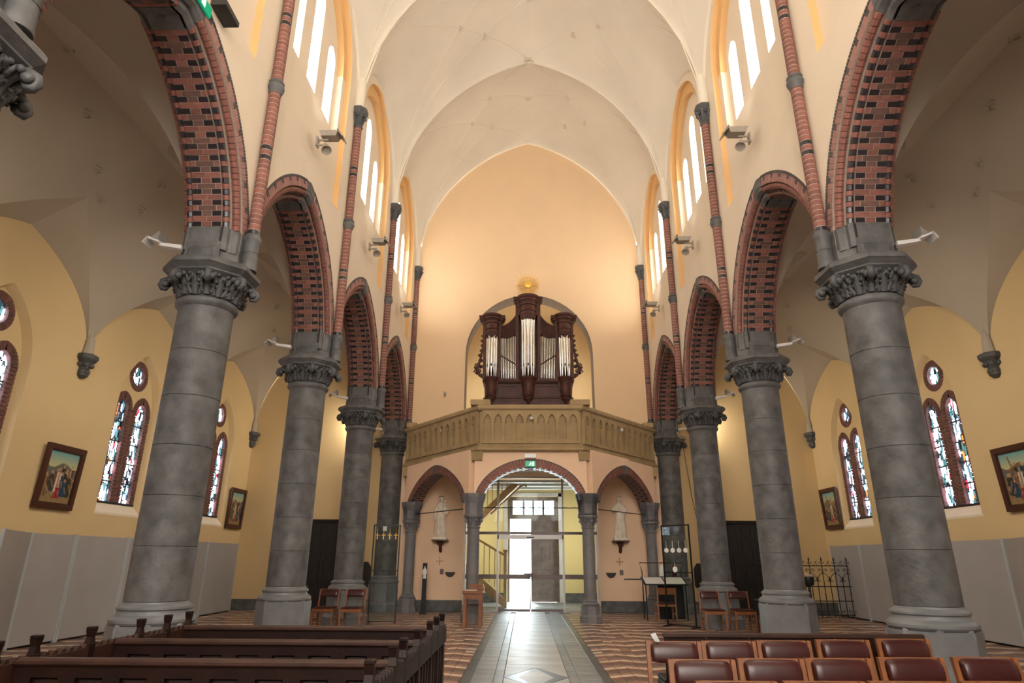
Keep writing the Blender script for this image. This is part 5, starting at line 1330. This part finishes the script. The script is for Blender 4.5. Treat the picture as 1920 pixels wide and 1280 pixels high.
# display screens
def display(A, B, lab, kind):
    (xa, ya), (xb, yb) = A, B; t = thing('display_frame', lab, 'display', ((xa+xb)/2, (ya+yb)/2, 0))
    d = Vector((xb-xa, yb-ya)); L = d.length; d.normalize(); n_ = Vector((-d.y, d.x))
    def P(u, w, z): return (xa+d.x*u+n_.x*w, ya+d.y*u+n_.y*w, z)
    def br(u0,u1,z0,z1,w,name,m=IRON,par=None): return G().hull([P(u0,-w,z0),P(u1,-w,z0),P(u1,w,z0),P(u0,w,z0)],[P(u0,-w,z1),P(u1,-w,z1),P(u1,w,z1),P(u0,w,z1)]).build(name,m,par or t)
    br(0,.03,0,2.32,.015,'upright'); br(L-.03,L,0,2.32,.015,'upright'); br(.03,L-.03,2.29,2.32,.015,'top_bar'); br(.03,L-.03,1.20,1.225,.012,'cross_bar'); br(.03,L-.03,.03,.055,.012,'bottom_bar')
    for u in (.015, L-.015): G().hull([P(u-.015,-.18,0),P(u+.015,-.18,0),P(u+.015,.18,0),P(u-.015,.18,0)],[P(u-.015,-.18,.03),P(u+.015,-.18,.03),P(u+.015,.18,.03),P(u-.015,.18,.03)]).build('foot', IRON, t)
    br(.03,L-.03,1.225,2.29,.003,'pane',GLASS); br(.03,L-.03,.055,1.20,.003,'pane',GLASS)
    for k in range(4):
        u = L*(.16+.225*k)
        if kind == 0:
            g = G().tube([P(u,-.02,2.22),P(u,-.02,2.10)], .004, 4); c = Vector(P(u,-.02,2.04))
            g.hull([tuple(c+Vector((-.012,-.004,-.08))),tuple(c+Vector((.012,-.004,-.08))),tuple(c+Vector((.012,.004,-.08))),tuple(c+Vector((-.012,.004,-.08)))],[tuple(c+Vector((-.012,-.004,.07))),tuple(c+Vector((.012,-.004,.07))),tuple(c+Vector((.012,.004,.07))),tuple(c+Vector((-.012,.004,.07)))])
            g.hull([tuple(c+Vector((-.05,-.004,.01))),tuple(c+Vector((.05,-.004,.01))),tuple(c+Vector((.05,.004,.01))),tuple(c+Vector((-.05,.004,.01)))],[tuple(c+Vector((-.05,-.004,.035))),tuple(c+Vector((.05,-.004,.035))),tuple(c+Vector((.05,.004,.035))),tuple(c+Vector((-.05,.004,.035)))])
            tag(g.build('hanging_cross', GOLD), 'small gilt cross in the left glass display, %s of four' % ('leftmost','second from left','third from left','rightmost')[k], 'cross', 'gilt crosses in the left glass display')
        else:
            c = Vector(P(u,-.02,1.72)); g = G().tube([tuple(c+Vector((0,0,.05))),tuple(c+Vector((0,0,.22)))], .005, 4)
            g.hull([tuple(c+Vector((.055*cos(2*pi*j/14),-.006,.055*sin(2*pi*j/14)))) for j in range(14)], [tuple(c+Vector((.055*cos(2*pi*j/14),.006,.055*sin(2*pi*j/14)))) for j in range(14)])
            tag(g.build('hanging_medallion', PAPER), 'round pale medallion in the right glass display, %s of the row' % ('leftmost','second from left','third from left','rightmost')[k], 'medallion', 'medallions in the right glass display')
    if kind:
        c = Vector(P(L*.42,-.02,1.28)); g = G().tube([tuple(c+Vector((0,0,.05))),tuple(c+Vector((0,0,.16)))], .005, 4)
        g.hull([tuple(c+Vector((.06*cos(2*pi*j/14),-.006,.07*sin(2*pi*j/14)))) for j in range(14)], [tuple(c+Vector((.06*cos(2*pi*j/14),.006,.07*sin(2*pi*j/14)))) for j in range(14)])
        tag(g.build('hanging_medallion', PAPER), 'single pale medallion hanging lower than the row in the right glass display', 'medallion')
        c = Vector(P(.16,-.03,2.18)); g = G().box(c.x-.09,c.x+.09,c.y-.004,c.y+.004,c.z-.10,c.z+.09)
        tag(g.build('picture_card', mat('blue_card', (.25,.35,.48), .5, .5, 30)), 'small blue and white picture card in the upper corner of the right glass display', 'card')
    else:
        c = Vector(P(.28,.03,2.22)); tag(G().box(c.x-.05,c.x+.05,c.y-.004,c.y+.004,c.z-.05,c.z+.06).build('picture_card', WHITE), 'small white card at the top of the left glass display', 'card')
display((-4.02,16.80),(-3.33,16.85),'tall black framed glass display stand left of the gallery, with hanging crosses',0)
display((3.27,16.66),(3.83,16.08),'tall black framed glass display stand right of the gallery, set at an angle',1)
# reading desk
t = thing('reading_desk', 'black metal reading desk with open white pages beside the right gallery column', 'desk', (3.5,18.3,0))
for x in (3.05, 4.10):
    for y, z in ((18.05,.86),(18.5,1.02)): G().tube([(x,y,0),(x,y,z)], .016, 6).build('leg', IRON, t)
G().hull([(3.0,18.0,.86),(4.15,18.0,.86),(4.15,18.55,1.03),(3.0,18.55,1.03)], [(3.0,18.0,.885),(4.15,18.0,.885),(4.15,18.55,1.055),(3.0,18.55,1.055)]).build('desk_top', IRON, t)
G().tube([(3.05,18.5,1.03),(3.05,18.52,1.2),(2.98,18.5,1.42),(4.18,18.5,1.42),(4.10,18.52,1.2),(4.10,18.5,1.03)], .013, 6).build('back_frame', IRON, t)
for x0, l in ((3.05,'left'),(3.60,'right')):
    tag(G().hull([(x0,18.03,.897),(x0+.50,18.03,.897),(x0+.50,18.5,1.043),(x0,18.5,1.043)], [(x0,18.03,.905),(x0+.25,18.03,.905),(x0+.50,18.03,.905),(x0+.50,18.5,1.051)][:1]+[(x0+.50,18.03,.905),(x0+.50,18.5,1.051),(x0,18.5,1.051)]).build('open_book', PAPER), 'open white book on the %s half of the reading desk' % l, 'book')
for x, l in ((3.62,'left'),(3.95,'right')):
    g = G().lathe([(.06,1.07),(.07,1.10),(.07,1.28),(.05,1.34),(.03,1.36)], (x,18.62), 12); g2 = G()
    tag(g.build('candle_jar', WHITE if l == 'left' else LEATHER, None, True), '%s jar with pale label behind the reading desk' % ('white' if l == 'left' else 'red'), 'jar')
tag(G().bbox(3.45,4.15,18.55,18.72,.0,1.07,.01).build('dark_cabinet', IRON), 'black cabinet behind the reading desk carrying two jars', 'cabinet')
# votive stands
def flame(x, y, z, lab):
    t = thing('votive_candle', lab, 'candle', (x, y, z), 'votive candles')
    G().lathe([(.028,0+z),(.034,z+.02),(.036,z+.16),(.030,z+.17)], (x, y), 12).build('glass_cup', GLASS, t, True)
    G().lathe([(.024,z),(.024,z+.09),(.002,z+.092)], (x, y), 10).build('wax', mat('amber_wax', (.75,.38,.10), .5, emit=(1,.45,.1), es=.6) if 'amber_wax' not in bpy.data.materials else bpy.data.materials['amber_wax'], t, True)
    G().lathe([(.001,z+.092),(.009,z+.105),(.005,z+.13),(.0005,z+.15)], (x, y), 8).build('flame', mat('flame', (1,.6,.2), .5, 0, emit=(1,.55,.15), es=8) if 'flame' not in bpy.data.materials else bpy.data.materials['flame'], t, True)
t = thing('votive_stand', 'black votive candle stand beside the second left column', 'stand', (-4.72,13.2,0))
for x in (-4.95,-4.50):
    for y in (13.05,13.35): G().tube([(x,y,0),(x,y,1.0)], .014, 6).build('leg', IRON, t)
for z in (.98,.78): G().bbox(-5.0,-4.45,13.0,13.4,z-.02,z,.005).build('shelf', IRON, t)
G().hull([(-4.9,12.9,.62),(-4.40,12.9,.62),(-4.40,13.2,.84),(-4.9,13.2,.84)],[(-4.9,12.9,.64),(-4.40,12.9,.64),(-4.40,13.2,.86),(-4.9,13.2,.86)]).build('sloping_shelf', IRON, t)
for x, l in ((-4.86,'left'),(-4.74,''),(-4.58,'right')):
    if l: flame(x, 13.15, .985, 'lit amber candle in a glass on the black votive stand, %s of the pair' % l)
tag(G().hull([(-4.60,12.88,.655),(-4.42,12.88,.655),(-4.42,13.1,.815),(-4.60,13.1,.815)],[(-4.60,12.88,.66),(-4.42,12.88,.66),(-4.42,13.1,.82),(-4.60,13.1,.82)]).build('leaflet', PAPER), 'pale leaflet on the sloping shelf of the black votive stand', 'leaflet')
t = thing('candle_table', 'low black votive table between the right columns', 'table', (5.0,14.3,0))
for x in (4.72,5.32):
    for y in (14.1,14.5): G().tube([(x,y,0),(x,y,.72)], .015, 6).build('leg', IRON, t)
G().bbox(4.68,5.38,14.06,14.54,.70,.73,.006).build('top', IRON, t); G().bbox(4.70,5.36,14.08,14.52,.34,.36,.005).build('shelf', IRON, t)
for k in range(3): tag(G().bbox(4.92+.14*k,5.04+.14*k,14.12,14.24,.362,.45,.006).build('candle_box', YELP), 'small yellow candle box under the black votive table, %s' % ('leftmost','middle','rightmost')[k], 'box', 'yellow candle boxes')
tag(G().lathe([(.035,.735),(.042,.75),(.045,.93),(.04,.95),(.035,.95)], (5.22,14.2), 12).build('grave_candle', REDP, None, True), 'red plastic candle on the black votive table beside the second right column', 'candle')
tag(G().bbox(4.80,4.98,14.15,14.17,.735,.90,.003).build('notice_card', WHITE), 'white card standing on the black votive table', 'card')
t = thing('music_stand', 'black stand with a silver-edged tray right of the second right column', 'stand', (6.08,15.0,0))
G().tube([(6.08,15.0,0),(6.08,15.0,.95)], .03, 8).build('pole', IRON, t); G().bbox(5.93,6.23,14.9,15.1,.0,.04,.005).build('foot', IRON, t)
G().lathe([(.03,.95),(.11,1.0),(.13,1.12),(.12,1.16)], (6.08,15.0), 14).build('bowl', IRON, t, True); G().lathe([(.10,1.15),(.13,1.165),(.13,1.20),(.08,1.22),(.01,1.23)], (6.08,15.0), 14).build('silver_lid', TIN, t, True)
# wrought iron railing
t = thing('iron_railing', 'black wrought iron railing with spear finials and scrolls in the right aisle', 'railing', (7.0,18.9,0))
yf = 18.9; xa, xb = 5.35, 8.85
for z in (.10,.45,.82,1.36): G().bbox(xa,xb,yf-.012,yf+.012,z-.012,z+.012,.003).build('rail', IRON, t)
k = 0; x = xa+.02
while x < xb+.01:
    main = k % 2 == 0
    g = G().tube([(x,yf,.02),(x,yf,1.50 if main else 1.02)], .012, 6)
    if main:
        g.lathe([(.006,1.48),(.03,1.52),(.012,1.56),(.001,1.62)], (x, yf), 6); g.ball((x,yf,1.2),.022,6,5); g.ball((x,yf,.62),.02,6,5); g.ball((x,yf,.30),.018,6,5)
    else: g.lathe([(.012,1.0),(.022,1.03),(.001,1.10)], (x, yf), 6)
    g.build('picket', IRON, t, True)
    s = G()
    if main:
        for q in (-1,1):
            curl(s, (x+q*.085,yf,1.24), .05, (-q,0,0), (0,0,1), .010, 1.2, 10, 4); curl(s, (x+q*.05,yf,1.45), .03, (-q,0,0), (0,0,-1), .008, 1.1, 8, 4)
            curl(s, (x+q*.09,yf,.20), .05, (-q,0,0), (0,0,-1), .010, 1.2, 10, 4); curl(s, (x+q*.07,yf,.04), .03, (q,0,0), (0,0,-1), .008, 1.0, 8, 4)
            s.tube([(x,yf,1.18),(x+q*.09,yf,1.13),(x+q*.15,yf,1.03),(x+q*.172,yf,.90)], .009, 5)
    else:
        for q in (-1,1): curl(s, (x+q*.05,yf,.96), .035, (-q,0,0), (0,0,1), .009, 1.1, 8, 4)
        s.tube([(x-.05,yf,1.375),(x,yf,1.47),(x+.05,yf,1.375)], .008, 4); s.tube([(x-.0,yf,1.44),(x+.05,yf,1.50)], .007, 4)
    s.build('scrollwork', IRON, t, True)
    x += .172; k += 1
# thin cable and handrail on the right wall
P = [(4.95,20.50,4.9),(5.02,20.52,4.2),(5.10,20.55,3.4),(5.22,20.57,2.6),(5.15,20.58,2.2)]
tag(G().tube(P, .010, 5).build('loose_cable', LAMPB, None, True), 'thin dark cable hanging down the wall beside the far right column', 'cable')
tag(G().tube([(2.86,20.58,.92),(2.86,20.54,.94),(3.55,20.54,.94),(3.55,20.58,.92)], .014, 6).build('wall_rail', IRON), 'short dark rail on the peach wall behind the reading desk', 'rail')

for sx, x, l in ((-1,-5.04,'left'),(1,5.13,'right')):
    g = G(); f = lambda u, v, d: (u, d, v)
    g.plate([(x-.16,.75),(x-.16,1.25),(x-.06,1.40),(x+.06,1.40),(x+.16,1.25),(x+.16,.75),(x+.10,.68),(x-.10,.68)], [], YW-.07, YW-.002, f)
    g.plate([(x-.11,.80),(x-.11,1.22),(x-.04,1.33),(x+.04,1.33),(x+.11,1.22),(x+.11,.80)], [], YW-.085, YW-.07, f)
    tag(g.build('wall_board', DOORW), 'small dark pointed board on the far %s aisle wall behind a column' % l, 'board')
